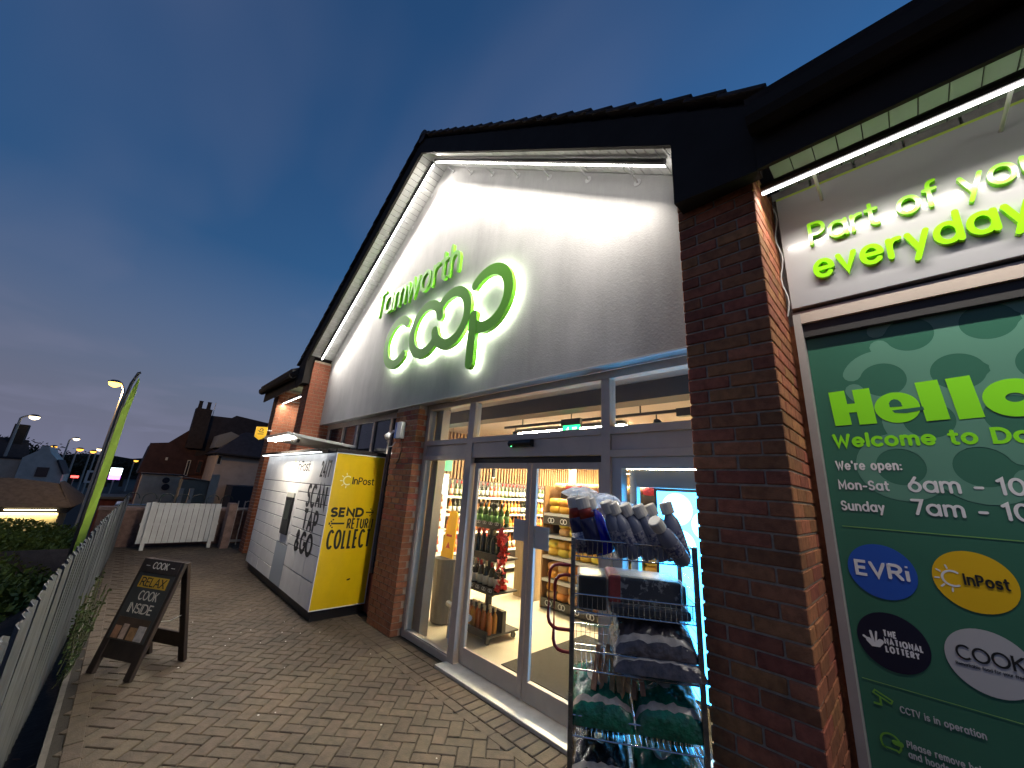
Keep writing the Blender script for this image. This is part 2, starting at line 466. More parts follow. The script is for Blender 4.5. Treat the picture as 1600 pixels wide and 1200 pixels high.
# ------------------------------------------------------------------ palette
M_render = mat('painted_render', (.46, .452, .445), .85, var=.10, vscale=1.6, bump=.24, bscale=60, grime=(1.1, .22, (1.6, 1.6, .35)))
M_brick = mat('brick', (.48, .170, .078), .85, var=.35, vscale=22, bump=.5, bscale=160, rnd=.24, grime=(2.2, .28, (1, 1, .6)))
M_mortar = mat('mortar', (.46, .37, .28), .95, var=.3, vscale=30, bump=.5, bscale=200)
M_alu = mat('grey_aluminium', (.60, .51, .43), .38, metal=.2, var=.10, vscale=5)
M_alu_dk = mat('shadow_gap_grey', (.035, .033, .032), .5)
M_sill = mat('threshold_aluminium', (.62, .60, .55), .42, metal=.35, var=.18, vscale=9)
M_white = mat('white_upvc', (.55, .55, .54), .45, var=.06, vscale=3)
M_dark = mat('dark_fascia', (.040, .035, .032), .85, var=.15, vscale=4, spec=.12)
M_tile = mat('roof_tile', (.040, .032, .032), .8, var=.3, vscale=12, rnd=.3, bump=.3, bscale=60)
M_glass = glass('window_glass', (.96, .98, .97), 1.0)
M_black = mat('black_plastic', (.012, .012, .013), .4)
M_green = mat('sign_green', (.15, .52, .012), .38)
M_lime = mat('lime_print', (.30, .93, .01), .45)
M_printwhite = mat('white_print', (.85, .85, .84), .5)
M_steel = mat('galvanised_steel', (.42, .43, .44), .35, metal=.85, var=.3, vscale=14)
M_led = emit('led_diffuser', (1.0, .97, .92), 16)
M_ledr = emit('led_diffuser_bay', (1.0, .97, .93), 9)

XA = -4.68                       # ridge line of the entrance gable
SL = 0.70                        # roof slope
def dz(x): return abs(x - XA) * SL
zb = lambda x: 6.83 - dz(x)      # underside of bargeboard
zl = lambda x: 6.855 - dz(x)     # light bar
zs = lambda x: 6.93 - dz(x)      # soffit boards
zt = lambda x: 7.11 - dz(x)      # top of bargeboard
YG, YR, YP, YF, YB = 2.80, 2.63, 2.28, 2.14, 2.83

shop = thing('shop_building', 'brick and render convenience store with lit gable entrance', 'shop', (XA, 2.8, 0))

# gable wall
gw = MB()
xs = [-8.55, XA, -.84]
gw.prism([(-8.55, YR, 2.838), (-.84, YR, 2.838), (-.84, YR, zs(-.84) - .01), (XA, YR, zs(XA) - .01), (-8.55, YR, zs(-8.55) - .01)], (0, .16, 0))
gw.build('gable_wall', M_render, shop, label='pale painted render gable washed by light bars')
MB().box(-8.5, -.86, YR - .006, YR + .03, 2.826, 2.8375).build('drip_bead', M_white, shop)

# ---- brick piers, each brick its own piece
def brick_mesh(l, d, h=.065):
    return MB().box(-l / 2, l / 2, -d / 2, d / 2, -h / 2, h / 2).mesh('brick', M_brick, bevel=.004)
BRK = {}
budget = [300]
def brick(x0, x1, y0, y1, z, parent, rest):
    l, d = round(x1 - x0, 4), round(y1 - y0, 4)
    j = random.uniform(-.0015, .0015)
    if budget[0] > 0 and rest is not None and rest[1]:
        if (l, d) not in BRK: BRK[(l, d)] = brick_mesh(l, d)
        inst('brick', BRK[(l, d)], parent, ((x0 + x1) / 2 + j, (y0 + y1) / 2 + j, z + .0375 + random.uniform(-.001, .001)))
        budget[0] -= 1
    else:
        rest[0].box(x0 + j, x1 + j, y0, y1, z + .005, z + .07)
def pier(x0, x1, y0, y1, z1, single=True, z_single=0.0, label=None, zstart=0.0, sides=True):
    core = bx('pier', (x0 + .008, x1 - .008, y0 + .008, y1, zstart, z1), M_mortar, shop, label=label)
    rest = [MB(), single]
    n = int((z1 - zstart) / .075)
    W = x1 - x0
    for c in range(n, -1, -1):
        z = zstart + c * .075
        if z + .07 > z1: continue
        rest[1] = single and z >= z_single
        hb, st, g = .1025, .215, .01
        if c % 2 == 0:
            x = x0; k = max(1, round((W + g) / (st + g)))
            l = (W + g) / k - g
            for i in range(k):
                brick(x, x + l, y0, y0 + hb, z, core, rest); x += l + g
            y = y0 + hb + g
            while sides and y < y1 - .04:
                e = min(y + st, y1); brick(x1 - hb, x1, y, e, z, core, rest); y = e + g
        else:
            dd = min(st, y1 - y0)
            brick(x1 - hb, x1, y0, y0 + dd, z, core, rest)
            brick(x0, x0 + hb, y0, y0 + dd, z, core, rest)
            x = x0 + hb + g; xe = x1 - hb - g
            k = max(1, round((xe - x + g) / (st + g))); l = (xe - x + g) / k - g
            for i in range(k):
                brick(x, x + l, y0, y0 + hb, z, core, rest); x += l + g
            y = y0 + dd + g
            while sides and y < y1 - .04:
                e = min(y + st, y1); brick(x1 - hb, x1, y, e, z, core, rest); y = e + g
    if rest[0].v:
        rest[0].build('brickwork', M_brick, core, bevel=0, kind='stuff')
    return core
pier(-.855, -.405, YP, YB, 3.86, label='brick pier beside the green window graphic')
pier(-5.225, -4.60, 2.65, YG, 2.825, label='brick pier between parcel locker and entrance')
pier(-8.95, -8.50, YP, YB, 4.17, single=False, label='brick pier behind the parcel locker')
pier(-11.35, -10.90, YP, YB, 3.88, single=False, label='end brick pier beyond the parcel locker')

# ---- bargeboards, soffit, roof
for sgn in (-1, 1):
    xe = XA + sgn * 3.86
    x2 = XA + sgn * 4.33
    pts = [(XA, YF, zb(XA)), (xe, YF, zb(xe)), (xe, YF, 3.642), (x2, YF, 3.60), (x2, YF, zt(x2)), (XA, YF, zt(XA))]
    MB().prism(pts, (0, .035, 0)).build('bargeboard', M_dark, shop)
    # boxed eaves end
    a, b = sorted((xe, x2))
    MB().prism([(a + .002, YF + .036, 3.645), (b - .002, YF + .036, 3.645), (b - .002, YF + .036, zt(b) - .05), (a + .002, YF + .036, zt(a) - .05)], (0, .10, 0)).build('eaves_box', M_dark, shop)
    # white soffit boards across the overhang
    sof = MB().prism([(XA, YF + .036, zs(XA) + .02), (xe, YF + .036, zs(xe) + .02), (xe, YF + .036, zs(xe) + .05), (XA, YF + .036, zs(XA) + .05)], (0, .49, 0)).build('soffit', M_alu_dk, shop)
    ang = math.atan(SL) * -sgn
    pitch = .098; L = 3.84 / math.cos(math.atan(SL)); n = int(L / pitch)
    sb = MB().box(-pitch / 2 + .003, pitch / 2 - .003, -.243, .243, -.006, .006).mesh('board', M_white, bevel=.002)
    for i in range(n):
        t = (i + .5) / n * 3.84
        x = XA + sgn * t
        inst('board', sb, sof, (x, YF + .036 + .245, zs(x) + .008), (0, -ang if False else math.atan(SL) * sgn, 0))
    # roof covering and verge tiles
    th = math.atan(SL)
    roof = MB().prism([(XA, YF + .05, zt(XA) + .0), (x2 + sgn * .05, YF + .05, zt(x2 + sgn * .05) + .0), (x2 + sgn * .05, YF + .05, zt(x2) + .03), (XA, YF + .05, zt(XA) + .06)], (0, 11, 0)).build('roof', M_tile, shop)
    ln = 4.40 / math.cos(th); nt_ = 22; st = ln / nt_
    tm = MB().box(-st * .58, st * .58, -.17, .17, -.012, .016).mesh('tile', M_tile, bevel=.004)
    for i in range(nt_):
        for k in range(2):
            t = (i + .5) * st * math.cos(th)
            x = XA + sgn * t
            inst('tile', tm, roof, (x, YF + .13 + k * .335, zt(x) + .082 + random.uniform(-.003, .003)), (random.uniform(-.02, .02), (th - .12) * sgn, 0))
rg = MB()
for k in range(3):
    rg.tube([(XA, YF - .03 + k * .4, zt(XA) + .03), (XA, YF + .41 + k * .4, zt(XA) + .045)], .11, 10)
rg.build('ridge_tile', M_tile, shop)
MB().tube([(-9.02, 3.2, 4.2), (-9.02, 3.2, 4.75)], .012, 6).build('aerial_mast', M_black, shop)
MB().tube([(-9.02, 2.55, 4.5), (-9.02, 3.5, 4.56)], .008, 6).build('aerial_boom', M_black, shop)

# ---- lower eaves either side of the gable
M_soffgreen = mat('soffit_board_green_cast', (.30, .40, .29), .55, var=.08, vscale=4)  # green cast of bounced light put into the board colour
def bay(xa, xb, prefix):
    bx('fascia', (xa, xb, 2.13, 2.155, 3.60, 3.885), M_dark, shop)
    g = MB()
    prof = [(2.128, 3.90), (2.125, 3.84), (2.10, 3.80), (2.05, 3.785), (2.0, 3.80), (1.975, 3.84), (1.97, 3.905), (1.985, 3.905), (2.0, 3.85), (2.05, 3.80), (2.1, 3.82), (2.113, 3.90)]
    g.prism([(xa, p[0], p[1]) for p in prof], (xb - xa, 0, 0)); g.build('gutter', M_dark, shop)
    s = bx('soffit', (xa, xb, 2.156, 2.83, 3.905, 3.93), M_alu_dk, shop)
    w = .112; n = int((xb - xa) / w)
    bm_ = MB().box(-w / 2 + .0025, w / 2 - .0025, -.335, .335, -.006, .006).mesh('board', M_soffgreen, bevel=.002)
    for i in range(n):
        inst('board', bm_, s, (xa + (i + .5) * w, 2.4935, 3.899 + random.uniform(-.001, .001)))
    MB().prism([(xa, 2.03, 3.93), (xa, 9.0, 7.4), (xa, 9.0, 7.46), (xa, 2.0, 3.985)], (xb - xa, 0, 0)).build('roof', M_tile, shop)
bay(-.348, 4.0, 'r')
bay(-11.75, -9.012, 'l')
MB().prism([(-.35, 2.06, 3.99), (-.10, 2.10, 4.06), (-.33, 2.5, 4.22)], (0, 0, .03)).build('valley_tile', M_tile, shop)

# ---- right-hand bay: wall head, window frame
bx('wall_head', (-.405, 4.0, YB, 3.0, 2.9, 3.93), mat('grey_blockwork', (.19, .18, .18), .9, var=.25, vscale=18, bump=.4, bscale=120), shop)
hb = MB().box(-.105, .105, -.05, .05, -.033, .033).mesh('brick', mat('grey_painted_brick', (.22, .21, .21), .9, var=.2, vscale=20, bump=.4, bscale=150, rnd=.15), bevel=.003)
for i in range(9):
    inst('brick', hb, shop, (-.29 + i * .22, 2.835, 3.862))
bx('trim_strip', (-.372, 2.0, 2.768, 2.80, 3.806, 3.826), mat('lime_trim', (.42, .55, .08), .4), shop)
wf = bx('window', (-.375, -.336, 2.775, 2.90, .06, 2.965), mat('pale_window_frame', (.42, .40, .38), .45, var=.1), shop, label='tall shop window carrying the green graphic')
bx('frame', (-.336, 2.0, 2.775, 2.90, 2.885, 2.965), M_alu, wf)
bx('frame', (-.3355, 2.0, 2.80, 2.90, 2.80, 2.884), M_alu_dk, wf)
bx('sill', (-.336, 2.0, 2.76, 2.90, .06, .12), M_alu, wf)
bx('pane', (-.336, 2.0, 2.842, 2.848, .12, 2.80), M_glass, wf)
bx('jamb_wall', (-.84, -.376, 2.8305, 3.05, 0, 3.92), M_brick, shop)
bx('plinth', (-.405, 4.0, 2.79, 3.0, -.02, .058), M_mortar, shop)
bx('side_wall', (2.0, 4.0, YB, 3.0, .06, 2.9), M_brick, shop)

# ---- glazed entrance screen
ent = bx('entrance_frame', (-4.60, -4.545, YG, YG + .10, 0, 2.836), M_alu, shop, label='grey aluminium glazed entrance screen')
def fr(x0, x1, z0, z1, y0=YG, y1=YG + .10, m=M_alu, nm='frame'):
    return bx(nm, (x0, x1, y0, y1, z0, z1), m, ent, bevel=.003)
fr(-4.545, -.84, 2.765, 2.836)                      # head
fr(-3.66, -3.55, 0, 2.765)                          # mullions
fr(-1.80, -1.715, 0, 2.765)
fr(-4.545, -3.66, 2.275, 2.34); fr(-3.55, -1.80, 2.275, 2.34); fr(-1.715, -.84, 2.275, 2.34)
fr(-4.545, -3.66, 2.145, 2.275, YG + .025, nm='panel'); fr(-3.55, -1.80, 2.105, 2.275, YG + .012, nm='panel'); fr(-1.715, -.84, 2.145, 2.275, YG + .025, nm='panel')
fr(-4.545, -3.66, 2.085, 2.145); fr(-1.715, -.84, 2.085, 2.145)
fr(-4.545, -3.66, 0, .07)
for a, b in ((-4.545, -3.66), (-3.55, -1.80), (-1.715, -.84)):
    bx('pane', (a, b, YG + .045, YG + .051, 2.34, 2.765), M_glass, ent)
bx('pane', (-4.545, -3.66, YG + .045, YG + .051, .07, 2.085), M_glass, ent)
bx('bead', (-4.545, -4.53, YG + .01, YG + .04, .07, 2.085), M_sill, ent)
bx('bead', (-4.53, -3.66, YG + .005, YG + .04, .0705, .085), M_sill, ent)
bx('pane', (-1.63, -.84, YG + .045, YG + .051, .08, 2.0), M_glass, ent)
M_jamb = mat('pale_aluminium', (.50, .50, .50), .35, metal=.3)
fr(-1.715, -1.63, 0, 2.085, YG + .03, YG + .12, M_jamb); fr(-1.63, -.84, 2.0, 2.085, YG + .03, YG + .12, M_jamb)
fr(-1.63, -1.57, .0, 2.0, YG + .16, YG + .22, M_jamb); fr(-1.57, -.84, 1.86, 2.0, YG + .16, YG + .22, M_jamb)
fr(-1.63, -.84, 0, .08, YG + .03, YG + .12)
bx('threshold', (-3.66, -1.2, 2.66, 2.95, -.005, .028), M_sill, ent, bevel=.004)
# the two sliding leaves
for x0, x1 in ((-3.535, -2.645), (-2.635, -1.81)):
    lf = bx('door', (x0, x0 + .055, YG + .06, YG + .105, .04, 2.05), M_alu, shop, bevel=.003)
    for d in ((x1 - .055, x1, .04, 2.05), (x0 + .055, x1 - .055, .04, .19), (x0 + .055, x1 - .055, 1.99, 2.05)):
        bx('door_rail', (d[0], d[1], YG + .06, YG + .105, d[2], d[3]), M_alu, lf, bevel=.003)
    bx('pane', (x0 + .055, x1 - .055, YG + .078, YG + .084, .19, 1.99), M_glass, lf)
    bx('door_edge', (x0 + .055, x0 + .062, YG + .064, YG + .077, .19, 1.99), M_sill, lf)
bx('door_track', (-3.55, -1.80, YG + .055, YG + .12, 2.05, 2.104), M_alu_dk, shop)

# ---- window strip behind the locker
st = bx('window', (-8.50, -5.225, YG, YG + .09, 2.75, 2.834), M_alu, shop, label='dark glazed window strip above the parcel locker')
for x in (-8.44, -7.62, -6.95, -6.28, -5.66):
    bx('mullion', (x - .03, x + .03, YG, YG + .09, .5, 2.75), M_alu, st)
bx('pane', (-8.50, -5.225, YG + .03, YG + .04, .5, 2.75), mat('dark_glazing', (.012, .016, .026), .06, spec=.8), st)
bx('apron_wall', (-8.50, -5.225, YG + .01, YG + .2, 0, .5), M_brick, shop)
bx('bay_panel', (-10.9, -8.95, 2.78, YB, 2.90, 3.85), mat('white_panel', (.62, .62, .62), .35), shop)
bx('bay_wall', (-10.9, -8.95, YB, 3.0, 0, 3.92), M_brick, shop)
bx('end_wall', (-11.35, -11.2, YB, 12.0, 0, 3.95), M_brick, shop)
# ------------------------------------------------------------------ shop interior
M_floor = mat('vinyl_floor', (.60, .55, .44), .32, var=.10, vscale=2.5)
M_ceil = mat('suspended_ceiling', (.40, .33, .29), .8, var=.06, vscale=2)
M_wallin = mat('beige_wall', (.46, .40, .31), .7)
def S(o): o['kind'] = 'structure'; return o
S(bx('shop_floor', (-7.4, 3.0, YG + .12, 16.0, -.05, .004), M_floor))
S(bx('shop_ceiling', (-8.4, 3.0, YG + .12, 16.0, 2.93, 2.98), M_ceil))
S(bx('shop_wall_side', (-7.5, -7.4, YG + .2, 16.0, 0, 2.93), M_wallin))
S(bx('shop_wall_back', (-7.4, 3.0, 16.0, 16.1, 0, 2.93), M_wallin))
S(bx('shop_wall_partition', (-.40, -.30, 3.05, 16.0, 0, 2.93), M_wallin))
S(bx('shop_wall_front', (-7.4, -4.62, YG + .12, YG + .22, 0, 2.93), M_wallin))
M_beam = mat('dark_bulkhead', (.035, .033, .035), .6)
S(bx('ceiling_bulkhead', (-7.4, -.45, 3.55, 3.80, 2.74, 2.928), M_beam))
M_wood = mat('oak_slat', (.27, .15, .06), .55, var=.25, vscale=9, streak=(6, 6, .6), rnd=.12)
# slatted timber bulkhead along the side wall
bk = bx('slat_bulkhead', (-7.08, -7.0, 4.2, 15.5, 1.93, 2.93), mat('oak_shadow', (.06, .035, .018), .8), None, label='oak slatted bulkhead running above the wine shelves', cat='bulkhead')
sm = MB().box(-.02, .02, -.026, .026, -.50, .50).mesh('slat', M_wood, bevel=.002)
for i in range(120):
    inst('slat', sm, bk, (-6.975, 4.24 + i * .094, 2.43))
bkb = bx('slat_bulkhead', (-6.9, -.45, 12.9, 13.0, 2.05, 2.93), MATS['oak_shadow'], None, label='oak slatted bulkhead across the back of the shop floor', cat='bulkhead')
sm2 = MB().box(-.026, .026, -.02, .02, -.44, .44).mesh('slat', M_wood, bevel=.002)
for i in range(68):
    inst('slat', sm2, bkb, (-6.85 + i * .094, 12.875, 2.49))
M_spot = mat('black_lamp', (.015, .015, .016), .45)
M_spotl = emit('spot_lens', (1, .86, .62), 300)
for k, (y) in enumerate((5.9, 7.3)):
    t = thing('pendant_lamp', ['black cylinder pendant lamp nearest the door', 'black cylinder pendant lamp further into the shop'][k] + ' before the oak slats', 'lamp', (-6.6, y, 1.95), group='cylinder pendants')
    MB().lathe([(.045, 0), (.045, .30)], 12, (-6.6, y, 2.02)).build('lamp_body', M_spot, t)
    MB().lathe([(.036, 0), (.036, .006)], 12, (-6.6, y, 2.011)).build('lens', emit('pendant_lens', (1, .86, .62), 4), t)
    MB().tube([(-6.6, y, 2.32), (-6.6, y, 2.93)], .004, 5).build('cord', M_spot, t)

# ceiling light lines
M_line = emit('warm_linear_light', (1.0, .79, .47), 300)
bars = [((-6.0, 8.6), (-1.0, 8.6)), ((-6.4, 10.4), (-1.0, 10.4)), ((-6.4, 12.2), (-1.0, 12.2)), ((-5.9, 6.9), (-1.4, 6.9)),
        ((-5.2, 6.4), (-5.2, 12.0)), ((-3.1, 7.2), (-3.1, 12.0)), ((-5.4, 5.35), (-3.0, 5.35))]
nm = ['first crosswise linear light behind the doors', 'second crosswise linear light', 'deepest crosswise linear light', 'near crosswise linear light', 'long linear light over the wine aisle', 'long linear light over the centre aisle', 'short linear light just inside the doors']
for i, (a, b) in enumerate(bars):
    z = 2.43 if i in (0, 1, 2, 5) else 2.86
    t = thing('linear_light', 'warm white ' + nm[i], 'ceiling light', ((a[0] + b[0]) / 2, (a[1] + b[1]) / 2, z), group='linear ceiling lights')
    w = .05
    if a[1] == b[1]:
        d = (a[0], b[0], a[1] - w, a[1] + w)
    else:
        d = (a[0] - w, a[0] + w, a[1], b[1])
    bx('housing', (d[0], d[1], d[2], d[3], z + .006, z + .06), M_spot, t)
    bx('diffuser', (d[0] + .004, d[1] - .004, d[2] + .004, d[3] - .004, z, z + .005), M_line, t)

# track lights near the glass
trk = thing('lighting_track', 'black ceiling track seen through the fanlights', 'track', (-2.8, 4.3, 2.78))
bx('rail', (-4.6, -.9, 4.27, 4.31, 2.74, 2.775), M_spot, trk)
for x in (-4.2, -2.2, -1.0): MB().tube([(x, 4.29, 2.775), (x, 4.29, 2.93)], .01, 6).build('hanger', M_spot, trk)
bx('feed_box', (-1.75, -1.45, 4.25, 4.33, 2.69, 2.78), M_spot, trk)
for i, x in enumerate((-4.35, -3.35, -2.0, -1.35)):
    t = thing('track_spot', ['small black track spotlight nearest the brick pier', 'black track spotlight left of the green exit sign', 'black track spotlight right of the green exit sign', 'black track spotlight with its lamp glowing behind the right fanlight'][i], 'spotlight', (x, 4.29, 2.74), group='track spotlights')
    Mx = Matrix.Rotation(R_(35), 3, 'X') @ Matrix.Rotation(R_(30 if i < 3 else -20), 3, 'Y')
    MB().tube([(x, 4.29, 2.74), (x, 4.29, 2.66)], .008, 6).build('stem', M_spot, t)
    MB().lathe([(.03, -.06), (.045, -.055), (.045, .05), (.03, .06)], 12, (x, 4.29, 2.62), Mx).build('lamp_body', M_spot, t, smooth=False)
    MB().lathe([(.036, -.066), (.036, -.061)], 12, (x, 4.29, 2.62), Mx).build('lens', M_spotl, t)
ex = thing('exit_sign', 'green illuminated exit sign hung inside the doors', 'exit sign', (-2.95, 3.9, 2.5))
bx('sign_body', (-3.1, -2.80, 3.88, 3.93, 2.62, 2.70), M_spot, ex)
bx('sign_face', (-3.08, -2.82, 3.90, 3.912, 2.535, 2.619), emit('exit_green', (.02, .85, .22), 2.2), ex)
MB().prism([(-3.04, 3.898, 2.555), (-2.99, 3.898, 2.60), (-2.985, 3.898, 2.555)], (0, -.002, 0)).box(-2.93, -2.86, 3.897, 3.899, 2.565, 2.59).build('pictogram', emit('exit_white', (.7, 1, .8), 2.5), ex)
MB().tube([(-2.95, 3.905, 2.70), (-2.95, 3.905, 2.93)], .006, 5).build('rod', M_spot, ex)

# ---- shelving
M_shelf = mat('white_shelf', (.62, .60, .55), .4)
M_price = mat('price_strip', (.80, .78, .72), .4)
M_dkpanel = mat('black_header', (.02, .018, .018), .5)
def lathe_mesh(nm, prof, m, n=10):
    return MB().lathe(prof, n).mesh(nm, m, smooth=True)
M_bot = [mat('wine_dark', (.012, .016, .010), .12, rnd=.2), mat('wine_green', (.05, .10, .02), .12, rnd=.3), mat('sauce_red', (.42, .05, .02), .2, rnd=.3), mat('amber_bottle', (.45, .17, .03), .2, rnd=.3), mat('rose_bottle', (.55, .16, .10), .18, rnd=.25)]
M_lab = [mat('label_cream', (.75, .70, .58), .6, rnd=.15), mat('label_white', (.82, .82, .80), .6), mat('label_orange', (.75, .26, .05), .6, rnd=.2), mat('label_green', (.20, .42, .13), .6)]
bot_body = [lathe_mesh('bottle', [(.034, 0), (.037, .01), (.037, .19), (.03, .215), (.014, .245), (.013, .30), (.016, .302), (.016, .315)], m) for m in M_bot]
bot_lab = [lathe_mesh('label', [(.0378, .05), (.0378, .15)], m) for m in M_lab]
bot_cap = {c: lathe_mesh('cap', [(.0168, .262), (.0168, .318)], m) for c, m in (('red', mat('foil_red', (.6, .03, .03), .3)), ('gold', mat('foil_gold', (.75, .62, .35), .3)), ('dark', M_dkpanel))}
def bottle(x, y, z, b, l, cap, label, group, s=1.0):
    o = inst('bottle', bot_body[b], None, (x, y, z), (0, 0, random.uniform(0, 6)), (s, s, s), label=label, cat='bottle', group=group)
    if l is not None: inst('label', bot_lab[l], o)
    if cap: inst('cap', bot_cap[cap], o)
    return o

# wine wall on the side
wall = thing('wine_shelving', 'wall shelving packed with bottles under the oak slats', 'shelving', (-6.7, 8.0, 0))
bx('back_panel', (-7.0, -6.96, 4.6, 12.4, 0, 1.92), M_dkpanel, wall)
for z in (.15, .52, .90, 1.24, 1.58):
    sh = bx('shelf', (-6.96, -6.50, 4.6, 12.4, z - .03, z), M_shelf, wall)
    bx('price_strip', (-6.498, -6.492, 4.6, 12.4, z - .035, z + .008), M_price, sh)
for y in (4.6, 6.1, 7.6, 9.1, 10.6, 12.4):
    bx('upright', (-6.98, -6.95, y - .02, y + .02, 0, 1.93), M_dkpanel, wall)
names = {.52: 'amber juice bottle on the second shelf of the wine wall', .90: 'orange labelled bottle on the third shelf of the wine wall', 1.24: 'bottle on the fourth shelf of the wine wall', 1.58: 'bottle on the top shelf of the wine wall under the slats'}
for z, kinds in ((1.58, [(0, 0, 'red'), (0, 1, 'red'), (4, 0, 'gold'), (1, 0, 'red')]), (1.24, [(0, 1, 'dark'), (3, 2, 'gold'), (3, 0, 'gold')]), (.90, [(3, 2, None), (4, 2, 'gold')]), (.52, [(3, 0, None), (4, 2, 'red')])):
    y = 4.75
    while y < 9.6:
        k = kinds[int((y * 3.1) // 1) % len(kinds)]
        bottle(-6.56, y, z + .001, k[0], k[1], k[2], names[z], 'bottles along the wine wall', .98)
        y += .105 + random.uniform(0, .02)

# mobile bottle stand just inside the doors
bs = thing('bottle_stand', 'dark four tier bottle stand on castors inside the doors', 'display stand', (-4.05, 3.62, 0))
M_std = mat('stand_black', (.03, .028, .028), .5)
bx('post', (-4.08, -4.02, 3.66, 3.72, .1, 1.58), M_std, bs)
for z, d in ((.10, .26), (.55, .20), (.93, .18), (1.30, .16)):
    bx('tray', (-4.38, -3.74, 3.69 - d, 3.69 + d, z - .02, z), M_std, bs)
    bx('tray_front', (-4.38, -3.74, 3.688 - d - .012, 3.688 - d, z - .03, z + .05), M_std, bs)
for x in (-4.34, -3.78):
    for y in (3.47, 3.9):
        MB().tube([(x - .012, y, .035), (x + .012, y, .035)], .034, 12).build('castor', M_black, bs)
MB().box(-4.38, -3.74, 3.66, 3.72, .101, .33).build('back_board', M_std, bs)
for z, k, lab in ((.101, (3, None, 'gold'), 'amber bottle on the bottom tray of the bottle stand'), (.551, (0, 0, 'red'), 'dark wine bottle on the second tray of the bottle stand'), (.931, (0, None, 'gold'), 'dark sparkling wine bottle on the third tray of the bottle stand'), (1.301, (1, 3, 'dark'), 'green labelled bottle on the top tray of the bottle stand')):
    for i in range(6):
        for j in range(2):
            x = -4.32 + i * .105
            cap = k[2] if z != .551 else ('red' if i % 2 == 0 else 'gold')
            bottle(x, 3.57 + j * .11 if z > .3 else 3.50 + j * .08, z, k[0], k[1], cap if z != .931 else ('red' if i < 3 else 'gold'), lab, 'bottles on the mobile stand', .9 if z < .2 or z > 1.2 else 1.0)
# small ring logos printed on the stand
rl = MB(); frp = plane_fr((-4.38, 0, 0), (1, 0, 0), (0, 0, 1))
def ring_logo(mb, F, cx, cy, r, w, lift):
    stroke(mb, arc(cx - r * .8, cy, r, r, 0, 360, 14), w, lift, lift + .001, F)
    stroke(mb, arc(cx + r * .8, cy, r, r, 0, 360, 14), w, lift, lift + .0014, F)
for (z, y) in ((.545, 3.475), (1.31, 3.513)):
    F = plane_fr((-4.36, y, z), (1, 0, 0), (0, 0, 1))
    for i in range(5): ring_logo(rl, F, .08 + i * .12, .03, .018, .006, .003)
rl.build('ring_logos', M_printwhite, bs)
rd = MB(); 
for i in range(90):
    p = Vector((-3.69 + random.uniform(-.05, .05), 3.55 + random.uniform(-.06, .06), .55 + random.random() ** .8 * .75))
    a = Vector((random.uniform(-1, 1), random.uniform(-1, 1), random.uniform(-1, 1))).normalized() * .035
    b = a.cross(Vector((random.uniform(-1, 1), random.uniform(-1, 1), .5))).normalized() * .02
    rd.quad(p - a - b, p + a - b, p + a + b, p - a + b)
rd.build('tinsel_garland', mat('red_foil', (.5, .02, .03), .3, rnd=.2), None, label='red foil garland hanging beside the bottle stand', cat='garland')

# bread gondola
gd = thing('bread_shelving', 'bakery shelving with loaves facing the doors', 'shelving', (-3.4, 5.4, 0))
bx('back_panel', (-4.45, -2.0, 5.62, 5.66, 0, 1.88), M_dkpanel, gd)
bx('end_panel', (-4.47, -4.44, 5.18, 5.66, 0, 1.88), M_wood, gd)
bx('base', (-4.44, -2.0, 5.2, 5.62, .05, .14), M_dkpanel, gd)
rl = MB()
for i, z in enumerate((.44, .78, 1.10, 1.44)):
    sh = bx('shelf', (-4.44, -2.0, 5.18, 5.62, z - .03, z), M_shelf, gd)
    bx('price_strip', (-4.44, -2.0, 5.172, 5.178, z - .04, z + .004), M_price, sh)
for z in (.10, 1.33):
    F = plane_fr((-4.42, 5.17, z), (1, 0, 0), (0, 0, 1))
    bx('logo_band', (-4.44, -2.0, 5.172, 5.179, z - .06, z + .06), M_dkpanel, gd)
    for i in range(9): ring_logo(rl, F, .14 + i * .26, 0, .035, .012, .0025)
rl.build('ring_logos', M_printwhite, gd)
def pillow(nm, lx, ly, lz, m, n=10, k=.55, jit=.0):
    mb = MB(); h = n // 2
    for j in range(h + 1):
        ph = -math.pi / 2 + math.pi * j / h
        for i in range(n):
            t = 2 * math.pi * i / n
            c, s_ = math.cos(t), math.sin(t)
            sg = lambda v: math.copysign(abs(v) ** k, v)
            r = abs(math.cos(ph)) ** k
            mb.v.append((lx / 2 * sg(c) * r + random.uniform(-jit, jit), ly / 2 * sg(s_) * r + random.uniform(-jit, jit), lz / 2 * sg(math.sin(ph)) + random.uniform(-jit, jit)))
    for j in range(h):
        for i in range(n):
            i2 = (i + 1) % n
            mb.f.append((j * n + i, j * n + i2, (j + 1) * n + i2, (j + 1) * n + i))
    return mb.mesh(nm, m, smooth=True)
M_loaf = [mat('bread_yellow', (.78, .46, .06), .4, rnd=.2), mat('bread_orange', (.75, .30, .05), .4, rnd=.2), mat('bread_tan', (.66, .42, .17), .5, rnd=.2), mat('bread_red', (.62, .06, .05), .4, rnd=.2), mat('bread_lemon', (.85, .68, .08), .4)]
loaf = [pillow('loaf', .20, .30, .13, m, 12) for m in M_loaf]
rowk = {.141: (2, 1, 2), .441: (1, 1, 2), .781: (0, 4, 0), 1.101: (0, 2, 4), 1.441: (0, 0, 1)}
lnm = {.141: 'wrapped loaf on the base of the bakery shelving', .441: 'orange wrapped loaf on the lowest bakery shelf', .781: 'yellow wrapped loaf on the second bakery shelf', 1.101: 'wrapped loaf on the third bakery shelf', 1.441: 'yellow wrapped loaf on the top bakery shelf'}
